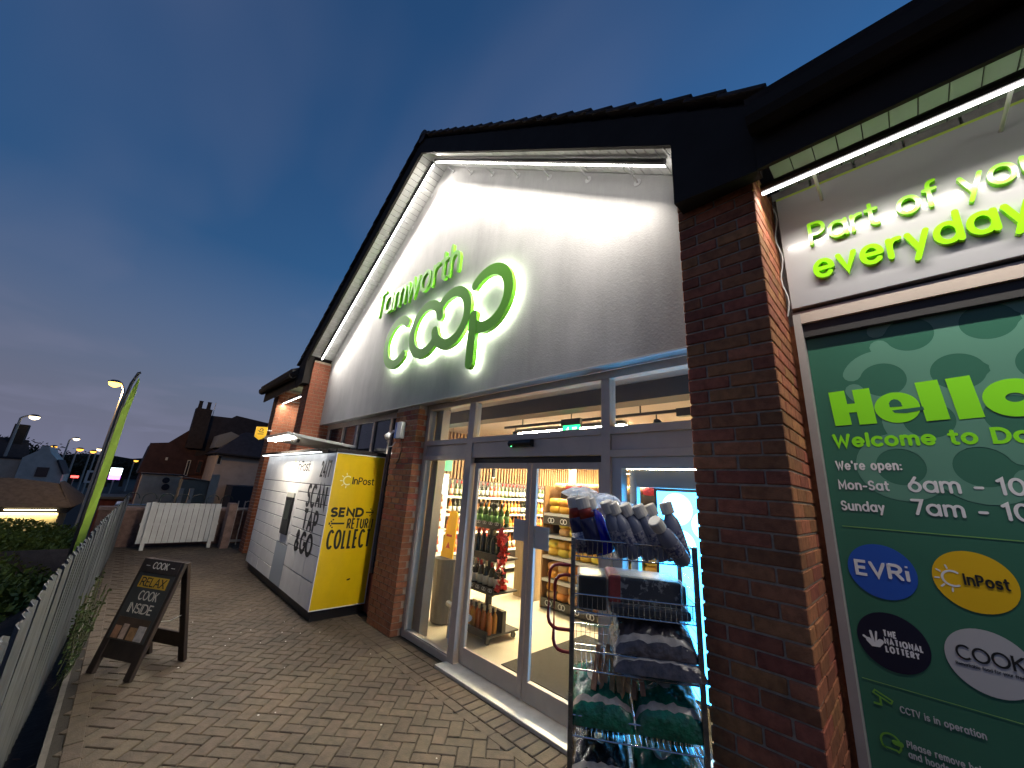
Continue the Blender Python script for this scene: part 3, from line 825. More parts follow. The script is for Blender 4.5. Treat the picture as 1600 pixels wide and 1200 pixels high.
for z, ks in rowk.items():
    for i in range(11):
        for lvl in range(2):
            if random.random() < .12: continue
            inst('loaf', loaf[ks[(i + lvl) % 3]], None, (-4.30 + i * .212, 5.36, z + .065 + lvl * .115), (0, 0, random.uniform(-.12, .12)), label=lnm[z], cat='bread', group='loaves on the bakery shelving')
for i in range(10):
    inst('loaf', loaf[3 if i % 3 else 2], None, (-4.28 + i * .23, 5.45, 1.88 + .0), (0, 0, .1 * (i % 3)), label='red wrapped pack along the top of the bakery shelving', cat='bread', group='loaves on the bakery shelving')
wp = bx('counter_end', (-5.2, -4.72, 5.3, 6.2, 0, .95), mat('counter_oak', (.36, .26, .14), .5, var=.25, vscale=6, streak=(8, 8, .8)), None, label='oak counter end beyond the bottle stand', cat='counter', bevel=.006)
bx('counter_top', (-5.24, -4.68, 5.26, 6.24, .95, .99), M_shelf, wp)
# back of shop shelving with goods
for gi, (x0, y0) in enumerate(((-2.9, 8.2), (-5.6, 8.8), (-1.9, 10.6))):
    t = thing('grocery_shelving', ['grocery shelving in the centre aisle', 'grocery shelving by the wine aisle', 'grocery shelving at the back right'][gi], 'shelving', (x0, y0, 0))
    bx('back_panel', (x0, x0 + 1.6, y0 + .4, y0 + .44, 0, 1.75), M_dkpanel, t)
    for z in (.12, .5, .88, 1.26):
        sh = bx('shelf', (x0, x0 + 1.6, y0, y0 + .4, z - .03, z), M_shelf, t)
        for i in range(8):
            inst('loaf', loaf[(i * 3 + gi + int(z * 10)) % 5], None, (x0 + .1 + i * .2, y0 + .2, z + .10), (0, 0, 1.57), (.9, .6, 1.5), label=['bright packet on the centre aisle shelving', 'bright packet on the shelving by the wine aisle', 'bright packet on the back right shelving'][gi], cat='packet', group='packets on the grocery shelving')
# chiller and wet floor sign behind the side light
ch = thing('chiller_cabinet', 'bright white chiller cabinet glimpsed through the side light', 'chiller', (-6.6, 4.2, 0))
bx('cabinet', (-7.3, -6.4, 3.2, 4.55, 0, 2.0), mat('chiller_white', (.8, .82, .82), .4), ch)
bx('light_panel', (-6.398, -6.392, 3.25, 4.5, 1.62, 1.9), emit('chiller_light', (.9, 1, 1), 6), ch)
for z in (.6, 1.0, 1.35):
    bx('shelf', (-6.39, -6.2, 3.25, 4.5, z - .02, z), M_shelf, ch)
    for i in range(6):
        bottle(-6.28, 3.35 + i * .2, z + .001, 2 + i % 3, 1, None, 'drink bottle on the chiller shelves', 'drinks in the chiller', .85)
bn = MB().lathe([(.12, 0), (.15, .02), (.17, .78), (.175, .80)], 18, (-4.72, 3.46, .004)).build('litter_bin', mat('grey_bin', (.14, .135, .13), .5, var=.1), None, smooth=False, label='grey bin behind the side light below the yellow wet floor sign', cat='bin')
wfs = thing('wet_floor_sign', 'yellow folding wet floor sign propped behind the side light', 'floor sign', (-4.74, 3.40, .81))
M_yel = mat('yellow_plastic', (.90, .55, .01), .35)
MB().prism([(-4.86, 3.44, .81), (-4.58, 3.44, .81), (-4.63, 3.50, 1.40), (-4.68, 3.505, 1.43), (-4.76, 3.505, 1.43), (-4.81, 3.50, 1.40)], (0, .02, 0)).build('sign_panel', M_yel, wfs)
MB().prism([(-4.77, 3.455, .93), (-4.67, 3.455, .93), (-4.72, 3.463, 1.01)], (0, -.004, 0)).box(-4.78, -4.66, 3.455, 3.462, 1.08, 1.11).build('warning_mark', mat('warning_red', (.45, .03, .02), .5), wfs)
S(bx('shop_wall_column', (-4.56, -4.40, YG + .12, 3.04, 0, 2.93), M_wallin))
S(bx('floor_mat', (-3.3, -1.3, 3.25, 4.75, .005, .012), mat('coir_mat', (.05, .047, .042), .95, var=.2, vscale=60, bump=.6, bscale=300)))
cg = thing('guard_rail', 'low tubular steel guard rail inside the doors', 'rail', (-4.0, 3.15, 0))
MB().tube([(-4.22, 3.22, 0), (-4.22, 3.22, .34)], .02, 8).build('post', M_steel, cg)
MB().tube([(-3.78, 3.12, 0), (-3.78, 3.12, .34)], .02, 8).build('post', M_steel, cg)
MB().tube([(-4.30, 3.238, .36), (-3.70, 3.10, .36)], .035, 10).build('rail', M_steel, cg)

# green hanging sign over the chiller
gsg = bx('hanging_sign', (-6.30, -6.27, 3.9, 4.5, 2.05, 2.60), mat('teal_sign', (.02, .42, .22), .5), None, label='teal hanging sign above the chiller cabinet', cat='sign')
for y in (3.95, 4.45): MB().tube([(-6.285, y, 2.60), (-6.285, y, 2.93)], .004, 5).build('wire', M_spot, gsg)
# bright end column dividing the wine wall from the bakery
ucol = bx('display_column', (-5.02, -4.93, 6.6, 6.72, 0, 2.93), mat('cream_column', (.72, .66, .52), .5), None, label='slim cream column between wine wall and bakery shelving', cat='column')
bx('column_base', (-5.04, -4.91, 6.58, 6.74, 0.006, .10), M_shelf, ucol)
tin_me = [MB().lathe([(.036, 0), (.037, .004), (.037, .112), (.036, .116)], 10).mesh('tin', m) for m in (mat('tin_red', (.55, .05, .03), .35, rnd=.2), mat('tin_blue', (.05, .10, .42), .35, rnd=.2), mat('tin_gold', (.70, .45, .08), .35, rnd=.2))]
# tall snack bay between the wine wall and the bakery
sn = thing('snack_shelving', 'narrow snack shelving beyond the bottle stand', 'shelving', (-5.6, 7.2, 0))
bx('back_panel', (-6.2, -5.1, 7.42, 7.46, 0, 1.80), M_dkpanel, sn)
for zi, z in enumerate((.2, .55, .9, 1.25, 1.55)):
    sh = bx('shelf', (-6.2, -5.1, 7.08, 7.42, z - .025, z), M_shelf, sn)
    bx('price_strip', (-6.2, -5.1, 7.072, 7.0785, z - .03, z + .006), M_price, sh)
    for i in range(11):
        inst('tin', tin_me[(i // 2 + zi) % 3], None, (-6.14 + i * .098, 7.16, z + .001), (0, 0, 0), (1.1, 1.1, 1.5), label='tall tin on the narrow snack shelving, row %s' % ['lowest', 'second', 'third', 'fourth', 'top'][zi], cat='tin', group='tins on the snack shelving')
# screen behind the right-hand light
scn = thing('advert_screen', 'bright blue advertising screen behind the right hand glass', 'screen', (-1.2, 3.6, 0))
bx('casing', (-1.73, -.46, 3.60, 3.66, .25, 1.88), M_black, scn)
M_scr = emit('screen_glow', (.04, .40, 1.0), 9.0)
bx('display', (-1.70, -.49, 3.594, 3.599, .28, 1.85), M_scr, scn)
F = plane_fr((-1.70, 3.593, .28), (1, 0, 0), (0, 0, 1))
M_scb = emit('screen_blue', (.0, .06, .45), .9); M_scg = emit('screen_teal', (.05, .32, .34), 1.0); M_scw = emit('screen_white', (.85, 1, 1), 3.0); M_scy = emit('screen_yellow', (1, .75, .2), 2.2)
mb = MB()
for cx, cy, r in ((.18, 1.42, .14), (.42, 1.30, .12), (.20, 1.12, .13), (.75, 1.40, .16)):
    disc(mb, F, cx, cy, r, .0002, .0006, 24)
mb.build('bubble_print', emit('screen_pale', (.10, .55, 1.0), 9.5), scn)
def coop_logo(h):
    """the ring lettering, unit = ring centre-line radius; returns strokes"""
    s = [('c', [arc(0, 0, 1, 1, 46, 314, 28)])]
    s.append(('o', [arc(2.265, 0, 1, 1, 16, 321, 32)]))
    s.append(('o', [arc(3.93, 0, 1, 1, -164, 141, 32)]))
    s.append(('p', [arc(5.95, .1, 1, 1, 134, -126, 30), [(5.30, -.34), (5.30, -2.0)]]))
    return s
mb = MB()
for nm_, ss in coop_logo(1):
    for i, q in enumerate(ss): stroke(mb, [(.46 + x * .062, 1.34 + y * .058) for x, y in q], .017, .0007, .0012 + .0002 * i, F)
mb.build('logo_print', M_scg, scn)
mb = MB().box(-1.30, -.49, 3.590, 3.5925, 1.20, 1.30); mb.build('banner_print', M_scb, scn)
text('mix & m', (-1.27, 3.589, 1.225), (1, 0, 0), (0, 0, 1), .05, .011, M_scw, scn, name='screen_lettering')
text('FE', (-1.30, 3.592, .98), (1, 0, 0), (0, 0, 1), .17, .045, M_scb, scn, cap='flat', name='screen_lettering')
text('L', (-1.12, 3.592, .76), (1, 0, 0), (0, 0, 1), .15, .04, M_scb, scn, cap='flat', name='screen_lettering')
mb = MB()
for i, (x, z, w, h) in enumerate(((.62, .28, .35, .16), (.55, .05, .4, .2))): mb.box(-1.5 + x, -1.5 + x + w, 3.5905, 3.593, .28 + z, .28 + z + h)
mb.build('photo_print', M_scy, scn)
# ------------------------------------------------------------------ light bars
M_housing = mat('light_housing', (.03, .03, .033), .35, metal=.4)
M_bracket = mat('white_bracket', (.5, .5, .5), .45)
def light_bar(name, label, p, q, m_led, brk, wall_y, up=0.0, watts=100, spread=135, tilt=9):
    t = thing(name, label, 'light bar', ((p[0] + q[0]) / 2, p[1], min(p[2], q[2])), group='linear light bars under the eaves')
    P, Q = Vector(p), Vector(q)
    MB().tube([P + Vector((0, -.012, .02)), Q + Vector((0, -.012, .02))], .026, 10).build('housing', M_housing, t)
    a = Vector((0, .022, -.020))
    n = (Q - P).normalized()
    # luminous lens set along the lower wall side of the housing
    mb = MB()
    c0, c1 = P + Vector((0, 0, -.0085)), Q + Vector((0, 0, -.0085))
    ar = [Vector((0, .0115 * math.cos(R_(a)), -.010 * math.sin(R_(a)))) for a in (0, 36, 72, 108, 144, 180)]
    for a, b in zip(ar, ar[1:]): mb.quad(c0 + a, c1 + a, c1 + b, c0 + b)
    mb.build('lens', m_led, t)
    # the throw of the fitting: an asymmetric down-light along the whole bar
    al_ = bpy.data.lights.new('throw', 'AREA'); al_.shape = 'RECTANGLE'; al_.size = (Q - P).length; al_.size_y = .03
    al_.energy = watts; al_.color = (1.0, .93, .84); al_.spread = R_(spread)
    lo_ = bpy.data.objects.new('throw', al_); C.objects.link(lo_)
    ax = (Q - P).normalized(); dn = Vector((0, 0, -1)) - ax * ax.dot(Vector((0, 0, -1))); dn.normalize()
    dn = (dn * math.cos(R_(tilt)) + Vector((0, -1, 0)) * math.sin(R_(tilt))).normalized()
    zx = -dn; yx = zx.cross(ax)
    mid = (P + Q) / 2 + Vector((0, 0, -.0225))
    lo_.matrix_world = Matrix(((ax.x, yx.x, zx.x, mid.x), (ax.y, yx.y, zx.y, mid.y), (ax.z, yx.z, zx.z, mid.z), (0, 0, 0, 1)))
    lo_.parent = t; lo_.matrix_parent_inverse = Matrix.Translation(-Vector(t.location))
    for k in range(brk):
        f = (k + .35) / brk
        c = P.lerp(Q, f)
        MB().tube([c + Vector((0, .01, .02)), (c.x, wall_y - .004, c.z + .02 - up)], .009, 6).build('bracket', M_bracket, t)
        MB().lathe([(.035, 0), (.035, .006)], 12, (c.x, wall_y - .004, c.z + .02 - up), Matrix.Rotation(R_(90), 3, 'X')).build('wall_plate', M_bracket, t)
    return t
light_bar('light_bar', 'long light bar along the left slope of the gable', (-8.45, 2.40, zl(-8.45)), (XA - .03, 2.40, zl(XA) - .02), M_led, 7, YR, .05, 74)
light_bar('light_bar', 'long light bar along the right slope of the gable', (XA + .03, 2.40, zl(XA) - .02), (-.97, 2.40, zl(-.97)), M_led, 7, YR, .05, 74)
light_bar('light_bar', 'level light bar above the lime everyday lettering', (-.385, 2.40, 3.645), (3.2, 2.40, 3.645), M_ledr, 5, 2.80, -.02, 24, 150, -4)
light_bar('light_bar', 'level light bar under the far eaves past the locker', (-10.88, 2.40, 3.52), (-8.98, 2.40, 3.52), M_ledr, 2, 2.78, -.02, 20, 178, -12)

# ------------------------------------------------------------------ gable lettering
tw = thing('gable_lettering', 'green raised word Tamworth above the ring logo', 'sign', (-5.1, YR, 4.6))
text('Tamworth', (-6.40, YR - .035, 4.605), (1, 0, 0), (0, 0, 1), .44, .060, M_green, tw, depth=.045, gap=.17, width=2.54, letters='letter', slant=.03)
lg = thing('logo_sign', 'large green halo lit ring logo reading coop on gable', 'sign', (-4.4, YR, 3.2))
F = plane_fr((-5.32, YR, 3.885), (1, 0, 0), (0, 0, 1))
M_halo = emit('halo_led', (.97, 1.0, .84), 24.0)
RG = .362
for li, (nm_, ss) in enumerate(coop_logo(1)):
    mb = MB(); hb_ = MB()
    for i, q in enumerate(ss):
        pts = [(x * RG, y * RG) for x, y in q]
        stroke(mb, pts, .146, .055, .105 + .0006 * i + .0013 * li, F)
        stroke(hb_, pts, .112, .040, .047 + .0006 * i + .0013 * li, F)
    o = mb.build('letter', M_green, lg)
    hb_.build('halo_strip', M_halo, o)
    sp = MB()
    for q in ss:
        for k in (2, len(q) - 3):
            if 0 <= k < len(q):
                x, y = q[k]; sp.tube([F(x * RG, y * RG, 0), F(x * RG, y * RG, .04)], .008, 6)
    sp.build('stand_off', M_bracket, o)

# ------------------------------------------------------------------ right-hand sign board
sb = thing('fascia_sign', 'pale grey sign board with lime lettering about everyday', 'sign', (.8, 2.76, 2.98))
bx('sign_board', (-.372, 2.0, 2.755, 2.80, 2.985, 3.803), mat('gloss_grey_board', (.40, .40, .41), .22, spec=.5, coat=.6), sb, bevel=.003)
M_lime3d = mat('lime_acrylic', (.30, .80, .005), .18, spec=.6)
text('Part of your', (-.230, 2.755, 3.378), (1, 0, 0), (0, 0, 1), .142, .019, M_lime3d, sb, depth=.03, gap=.17, width=.98, letters='letter')
text('everyday', (-.235, 2.755, 3.142), (1, 0, 0), (0, 0, 1), .150, .026, M_lime3d, sb, depth=.03, gap=.15, width=.83, letters='letter')
cb = MB(); pts = [(-.385, 2.775, 3.75 - i * .045) for i in range(19)]
cb.tube([(x + .012 * math.sin(i * .9) - .004, y - .03, z) for i, (x, y, z) in enumerate(pts)], .004, 6)
cb.build('cable', M_white, None, label='thin white cable down the brick pier edge by the sign board', cat='cable')

# ------------------------------------------------------------------ green window graphic
M_gr = mat('green_vinyl', (.050, .175, .112), .22, var=.08, vscale=2, spec=.45)
M_gr2 = mat('green_vinyl_pale', (.13, .31, .22), .22, spec=.45)
gr = thing('window_graphic', 'green window vinyl reading Hello with hours and round badges', 'poster', (.5, 2.84, .12))
bx('vinyl_sheet', (-.334, 1.9, 2.8385, 2.8415, .125, 2.795), M_gr, gr)
YV = 2.8385
F = plane_fr((0, YV, 0), (1, 0, 0), (0, 0, 1))
mb = MB()
lay = 0
def ringp(cx, cz, a0=0, a1=360, r=.132, w=.078):
    global lay
    lay += 1
    pts = [(x, z) for x, z in arc(cx, cz, r, r, a0, a1, 36)]
    stroke(mb, pts, w, .0002, .0004 + .00003 * lay, F)
px_, pz_ = .272, .325
for row in range(4):
    for k in range(-1, 7):
        cx = -.165 + k * px_ + (.136 if row % 2 else 0); cz = 2.72 - row * .235
        if cx - .175 < -.325 or cx + .175 > 1.88: continue
        gap0 = (200 if (k + row) % 2 else 20)
        if (k + row) % 3 == 0: ringp(cx, cz)
        else: ringp(cx, cz, gap0, gap0 + 318)
mb.build('ring_pattern', M_gr2, gr)
# Hello, heavy rounded
hl = MB()
def hs(pts, w, d): stroke(hl, pts, w, .0018, .0022 + d, F, 'flat')
hx, hz, hh = -.262, 2.245, .200
hs([(hx + .038, hz), (hx + .030, hz + hh)], .072, 0); hs([(hx + .142, hz), (hx + .136, hz + hh)], .072, .0001); hs([(hx + .04, hz + hh * .48), (hx + .14, hz + hh * .48)], .050, .0002)
ex0 = hx + .265
disc(hl, F, ex0, hz + .080, .086, .0018, .0025, 40, .96)
hs([(hx + .402, hz), (hx + .390, hz + hh * 1.03)], .082, .0004); hs([(hx + .512, hz), (hx + .498, hz + hh * 1.05)], .082, .0005)
hs(arc(hx + .655, hz + .086, .062, .056, 0, 360, 36), .068, .0006)
hl.build('hello_lettering', M_lime, gr)
cut = MB()
base_ = len(cut.v)
cut.v += [tuple(F(ex0 + x, hz + z, .0031)) for x, z in [(-.026, .084)] + [(-.004 + .026 * math.cos(R_(a)), .086 + .040 * math.sin(R_(a))) for a in (150, 120, 90, 60, 30)] + [(.022, .084)]]
cut.f.append(tuple(range(7)))
cut.v += [tuple(F(ex0 + x, hz + z, .0031)) for x, z in ((-.020, .066), (.095, .074), (.098, .058), (.030, .046), (-.012, .052))]
cut.f.append(tuple(range(7, 12)))
cut.build('letter_counter', M_gr, gr)
RX, UZ = (1, 0, 0), (0, 0, 1)
text('Welcome to Dosthill', (-.283, YV, 2.128), RX, UZ, .062, .0155, M_lime, gr, lift=.0014, gap=.20, width=.90, name='welcome_lettering')
text("We're open:", (-.288, YV, 2.0), RX, UZ, .043, .0085, M_printwhite, gr, lift=.0014, gap=.18, width=.265, name='hours_lettering')
text('Mon-Sat', (-.290, YV, 1.895), RX, UZ, .043, .0085, M_printwhite, gr, lift=.0014, gap=.18, width=.205, name='hours_lettering')
text('6am - 10pm', (-.018, YV, 1.895), RX, UZ, .066, .0120, M_printwhite, gr, lift=.0014, gap=.18, width=.50, name='hours_lettering')
text('Sunday', (-.293, YV, 1.785), RX, UZ, .043, .0085, M_printwhite, gr, lift=.0014, gap=.18, width=.175, name='hours_lettering')
text('7am - 10pm', (-.020, YV, 1.785), RX, UZ, .066, .0120, M_printwhite, gr, lift=.0014, gap=.18, width=.50, name='hours_lettering')
ln = MB(); stroke(ln, [(-.300, 1.698), (1.5, 1.698)], .0035, .0014, .002, F); stroke(ln, [(-.318, .985), (1.5, .985)], .0022, .0014, .002, F)
ln.build('rule_line', mat('rule_green', (.22, .45, .10), .5), gr)
def badge(cx, cz, m, nm):
    mb = MB(); disc(mb, F, cx, cz, .128, .0016, .0022, 48); return mb.build(nm, m, gr)
b1 = badge(-.176, 1.493, mat('badge_blue', (.02, .10, .50), .4), 'badge')
text('EVRi', (-.278, YV, 1.468), RX, UZ, .062, .014, M_printwhite, b1, lift=.0026, gap=.16, width=.205, cap='flat', serif=.07, name='badge_lettering')
M_inyel = mat('badge_yellow', (.86, .52, .005), .4)
def sun_logo(mb, F2, cx, cz, s, lift):
    stroke(mb, arc(cx, cz, s, s, 55, 300, 18), s * .26, lift, lift + .0006, F2)
    for a in (105, 145, 185, 225, 262):
        ca, sa = math.cos(R_(a)), math.sin(R_(a))
        stroke(mb, [(cx + ca * s * 1.35, cz + sa * s * 1.35), (cx + ca * s * 1.75, cz + sa * s * 1.75)], s * .2, lift, lift + .0006, F2)
b2 = badge(.130, 1.505, M_inyel, 'badge')
mb = MB(); sun_logo(mb, F, .066, 1.507, .032, .0026); mb.build('sun_mark', M_printwhite, b2)
M_inkb = mat('ink_black', (.012, .012, .012), .5)
text('InPost', (.098, YV, 1.490), RX, UZ, .042, .0075, M_inkb, b2, lift=.0032, gap=.16, width=.135, name='badge_lettering')
b3 = badge(-.182, 1.176, mat('badge_navy', (.004, .004, .022), .4), 'badge')
for i, s in enumerate(('THE', 'NATIONAL', 'LOTTERY')):
    text(s, (-.212, YV, 1.198 - i * .034), RX, UZ, .024, .0065, M_printwhite, b3, lift=.0026, gap=.2, width=(.05, .135, .118)[i], cap='flat', name='badge_lettering')
mb = MB()
stroke(mb, [(-.268, 1.165), (-.255, 1.150), (-.236, 1.152), (-.224, 1.168)], .022, .0026, .0031, F)
stroke(mb, [(-.252, 1.165), (-.257, 1.205)], .010, .0027, .0033, F); stroke(mb, [(-.242, 1.165), (-.236, 1.207)], .008, .0027, .0035, F); stroke(mb, [(-.285, 1.178), (-.268, 1.166)], .010, .0027, .0037, F)
mb.build('hand_mark', M_printwhite, b3)
b4 = badge(.118, 1.183, mat('badge_silver', (.50, .50, .50), .45), 'badge')
text('COOK', (.025, YV, 1.178), RX, UZ, .052, .0075, M_inkb, b4, lift=.0026, gap=.10, width=.195, cap='flat', serif=.09, name='badge_lettering')
text('Remarkable food for your freezer', (.018, YV, 1.150), RX, UZ, .012, .0016, M_inkb, b4, lift=.0026, gap=.16, width=.21, name='badge_lettering')
M_icon = mat('icon_green', (.16, .42, .05), .5)
mb = MB(); stroke(mb, [(-.285, .935), (-.225, .908), (-.219, .921), (-.277, .948), (-.285, .935)], .006, .0018, .0024, F); stroke(mb, [(-.262, .918), (-.262, .892), (-.285, .892)], .008, .0018, .0027, F)
stroke(mb, arc(-.250, .745, .034, .036, -50, 230, 20) + [(-.278, .722), (-.232, .722)], .007, .0018, .0024, F); stroke(mb, [(-.236, .752), (-.216, .752)], .02, .0018, .0028, F)
mb.build('icons', M_icon, gr)
M_softw = mat('soft_white_print', (.55, .57, .56), .5)
text('CCTV is in operation', (-.198, YV, .886), RX, UZ, .024, .0042, M_softw, gr, lift=.0014, gap=.18, width=.26, name='notice_lettering')
text('Please remove helmets', (-.196, YV, .752), RX, UZ, .024, .0042, M_softw, gr, lift=.0014, gap=.18, width=.28, name='notice_lettering')
text('and hoods', (-.196, YV, .714), RX, UZ, .024, .0042, M_softw, gr, lift=.0014, gap=.18, width=.125, name='notice_lettering')

# ------------------------------------------------------------------ small fittings on the front
ms = thing('motion_sensor', 'black motion sensor over the sliding doors with green light', 'sensor', (-2.74, YG, 2.2))
MB().prism([(-2.90, YG + .012, 2.20), (-2.90, YG - .035, 2.205), (-2.90, YG - .055, 2.235), (-2.90, YG - .04, 2.268), (-2.90, YG + .012, 2.272)], (.32, 0, 0)).build('sensor_body', M_black, ms, bevel=.008, seg=2)
MB().lathe([(.005, 0), (.005, .004)], 8, (-2.85, YG - .040, 2.205)).build('status_light', emit('sensor_green', (.1, 1, .3), 5), ms)
nt_ = thing('door_notice', 'small grey notice stuck on the left sliding door', 'notice', (-2.8, YG + .07, 1.4), group='paper notices on the doors')
bx('paper', (-2.86, -2.702, YG + .074, YG + .0765, 1.30, 1.50), mat('notice_grey', (.66, .60, .52), .7), nt_)
text('PLEASE', (-2.845, YG + .074, 1.435), RX, UZ, .022, .004, M_inkb, nt_, width=.12, name='notice_lettering') if False else None
nt2 = thing('door_notice', 'small grey notice stuck on the right sliding door', 'notice', (-2.48, YG + .07, 1.4), group='paper notices on the doors')
bx('paper', (-2.578, -2.40, YG + .074, YG + .0765, 1.26, 1.46), MATS['notice_grey'], nt2)
al = thing('alarm_box', 'small blue and white alarm box on the brick pier by the locker', 'alarm box', (-5.0, 2.65, 2.4))
bx('box', (-5.02, -4.90, 2.575, 2.648, 2.37, 2.60), mat('alarm_white', (.75, .76, .75), .35), al, bevel=.004)
bx('box_front', (-5.06, -5.021, 2.57, 2.648, 2.372, 2.60), mat('alarm_blue', (.03, .09, .30), .35), al)
MB().lathe([(.0, -.06), (.03, -.055), (.05, -.02), (.045, .03), (.0, .045)], 14, (-5.20, 2.56, 2.41), Matrix.Rotation(R_(70), 3, 'Y')).build('camera_head', mat('camera_white', (.6, .6, .6), .3), al, smooth=True)
MB().tube([(-5.06, 2.61, 2.47), (-5.14, 2.60, 2.49), (-5.17, 2.57, 2.43)], .014, 8).build('camera_arm', MATS['camera_white'], al)
MB().tube([(-5.24, 2.58, 2.42), (-5.29, 2.60, 2.34), (-5.27, 2.62, 2.26), (-5.17, 2.62, 2.27), (-5.10, 2.63, 2.33)], .008, 6).build('cable', MATS['camera_white'], al)
MB().tube([(-4.95, 2.638, 2.37), (-4.92, 2.640, 2.20), (-4.95, 2.64, 2.08), (-5.02, 2.64, 2.02)], .006, 6).build('cable', M_black, al)
ps = thing('projecting_sign', 'small yellow pointed projecting sign beyond the locker canopy', 'sign', (-10.9, 2.1, 2.5))
MB().prism([(-10.9, 1.96, 2.86), (-10.9, 2.20, 2.88), (-10.9, 2.20, 2.64), (-10.9, 2.07, 2.55), (-10.9, 1.96, 2.62)], (.03, 0, 0)).build('sign_panel', M_inyel, ps)
F3 = plane_fr((-10.87, 0, 0), (0, 1, 0), (0, 0, 1))
for i, q in enumerate((arc(2.08, 2.80, .03, .026, 200, -60, 10), [(2.02, 2.775), (2.05, 2.745), (2.13, 2.745)], [(2.02, 2.69), (2.13, 2.70)])):
    mb = MB(); stroke(mb, q, .015, .0002, .001, F3); mb.build('sign_mark', M_inkb, ps)
MB().tube([(-10.885, 2.20, 2.80), (-10.885, 2.30, 2.80)], .015, 6).build('arm', M_bracket, ps)

# ------------------------------------------------------------------ parcel locker
lk = thing('parcel_locker', 'white parcel locker with yellow side panel and canopy', 'parcel locker', (-7.45, 2.4, 0))
LX0, LX1, LY0, LY1, LZ0, LZ1 = -9.30, -5.60, 2.03, 2.77, .125, 2.13
M_lw = mat('locker_white', (.84, .82, .78), .34, var=.05, vscale=4, grime=(1.5, .12, (1, 1, .5)))
M_lg = mat('locker_grey_blue', (.34, .38, .42), .36)
M_ly = mat('locker_yellow', (.84, .55, .006), .36, var=.06, vscale=3, grime=(1.4, .15, (1, 1, .4)))
bx('cabinet', (LX0, LX1 - .004, LY0 + .014, LY1, LZ0, LZ1), mat('locker_gap', (.02, .02, .02), .6), lk)
bx('plinth', (LX0 + .02, LX1 - .02, LY0 + .05, LY1 - .02, 0, LZ0), M_black, lk)
sd = bx('side_panel', (LX1 - .003, LX1 + .004, LY0 + .012, LY1 - .012, LZ0 + .012, LZ1 - .012), M_ly, lk)
for d in ((LX1 - .003, LX1 + .010, LY0, LY0 + .011, LZ0, LZ1), (LX1 - .003, LX1 + .010, LY1 - .011, LY1, LZ0, LZ1), (LX1 - .003, LX1 + .010, LY0 + .0112, LY1 - .0112, LZ0, LZ0 + .011), (LX1 - .003, LX1 + .010, LY0 + .0112, LY1 - .0112, LZ1 - .011, LZ1)):
    bx('edge_trim', d, M_lw, lk)
bx('top_cover', (LX0 - .02, LX1 + .0, LY0 + .0, LY1 + .0, LZ1 + .002, LZ1 + .06), M_dark, lk)
rowsL = [(1.67 - i * .193 - .193, 1.67 - i * .193) for i in range(8)]
rowsR = [(1.67 - i * .130 - .130, 1.67 - i * .130) for i in range(7)] + [(.45, .76), (.125, .45)]
dm = {}
def door(x0, x1, z0, z1, m, nm='locker_door'):
    k = (round(x1 - x0, 3), round(z1 - z0, 3), m.name)
    if k not in dm:
        w, h = (x1 - x0) / 2 - .0035, (z1 - z0) / 2 - .0065
        dm[k] = MB().box(-w, w, -.008, .008, -h, h).mesh(nm, m, bevel=.002)
    return inst(nm, dm[k], lk, ((x0 + x1) / 2, LY0 + .006 + random.uniform(-.0012, .0012), (z0 + z1) / 2))
cols = [(-6.05 + .45 - .45 * i - .45, -6.05 + .45 - .45 * i) for i in range(3)] + [(-7.55, -6.95)] + [(-7.55 - .4375 * (i + 1), -7.55 - .4375 * i) for i in range(4)]
for ci, (a, b) in enumerate(cols):
    door(a, b, 1.67, LZ1, M_lw, 'header_panel')
    if ci < 3:
        for z0, z1 in rowsR: door(a, b, z0, z1, M_lw)
    elif ci == 3:
        door(a, b, LZ0, .72, M_lg, 'service_panel'); door(a, b, .72, 1.67, M_lw, 'service_panel')
    else:
        for z0, z1 in rowsL: door(a, b, z0, z1, M_lw)
kp = bx('kiosk', (-7.42, -7.06, LY0 - .030, LY0 - .004, .86, 1.43), M_black, lk)
bx('kiosk_head', (-7.42, -7.06, LY0 - .028, LY0 - .004, 1.431, 1.50), mat('kiosk_cream', (.5, .49, .42), .4), kp)
bx('kiosk_screen', (-7.36, -7.12, LY0 - .034, LY0 - .0305, 1.08, 1.38), emit('kiosk_glow', (.20, .21, .18), .12), kp)
FL = (LX1, LY0 - .003, 0)
text('InPost', (-7.22, LY0 - .0035, 1.865), RX, UZ, .145, .024, M_inkb, lk, gap=.15, width=.62, lift=.0006, name='locker_lettering')
F4 = plane_fr((0, LY0 - .0035, 0), RX, UZ)
mb = MB(); sun_logo(mb, F4, -7.40, 1.93, .08, .0006); mb.build('sun_mark', mat('sun_gold', (.9, .75, .25), .5), lk)
text('24/7', (-6.10, LY0 - .0035, 1.80), RX, UZ, .20, .034, M_inkb, lk, gap=.12, width=.40, lift=.0006, name='locker_lettering')
text('SCAN', (-6.49, LY0 - .0035, 1.365), RX, UZ, .285, .058, M_inkb, lk, gap=.14, width=.82, lift=.0006, cap='flat', name='locker_lettering')
text('TAP', (-6.47, LY0 - .0035, 1.035), RX, UZ, .255, .060, M_inkb, lk, gap=.12, width=.64, lift=.0006, cap='flat', name='locker_lettering')
text('&GO', (-6.63, LY0 - .0035, .735), RX, UZ, .245, .060, M_inkb, lk, gap=.12, width=.76, lift=.0006, cap='flat', name='locker_lettering')
YS, XS = (0, 1, 0), LX1 + .004
text('InPost', (XS, 2.31, 1.715), YS, UZ, .088, .0150, M_inkb, sd, gap=.16, width=.33, lift=.0006, name='side_lettering')
F5 = plane_fr((XS, 0, 0), YS, UZ)
mb = MB(); sun_logo(mb, F5, 2.245, 1.757, .058, .0006); mb.build('sun_mark', mat('sun_pale', (.9, .84, .55), .5), sd)
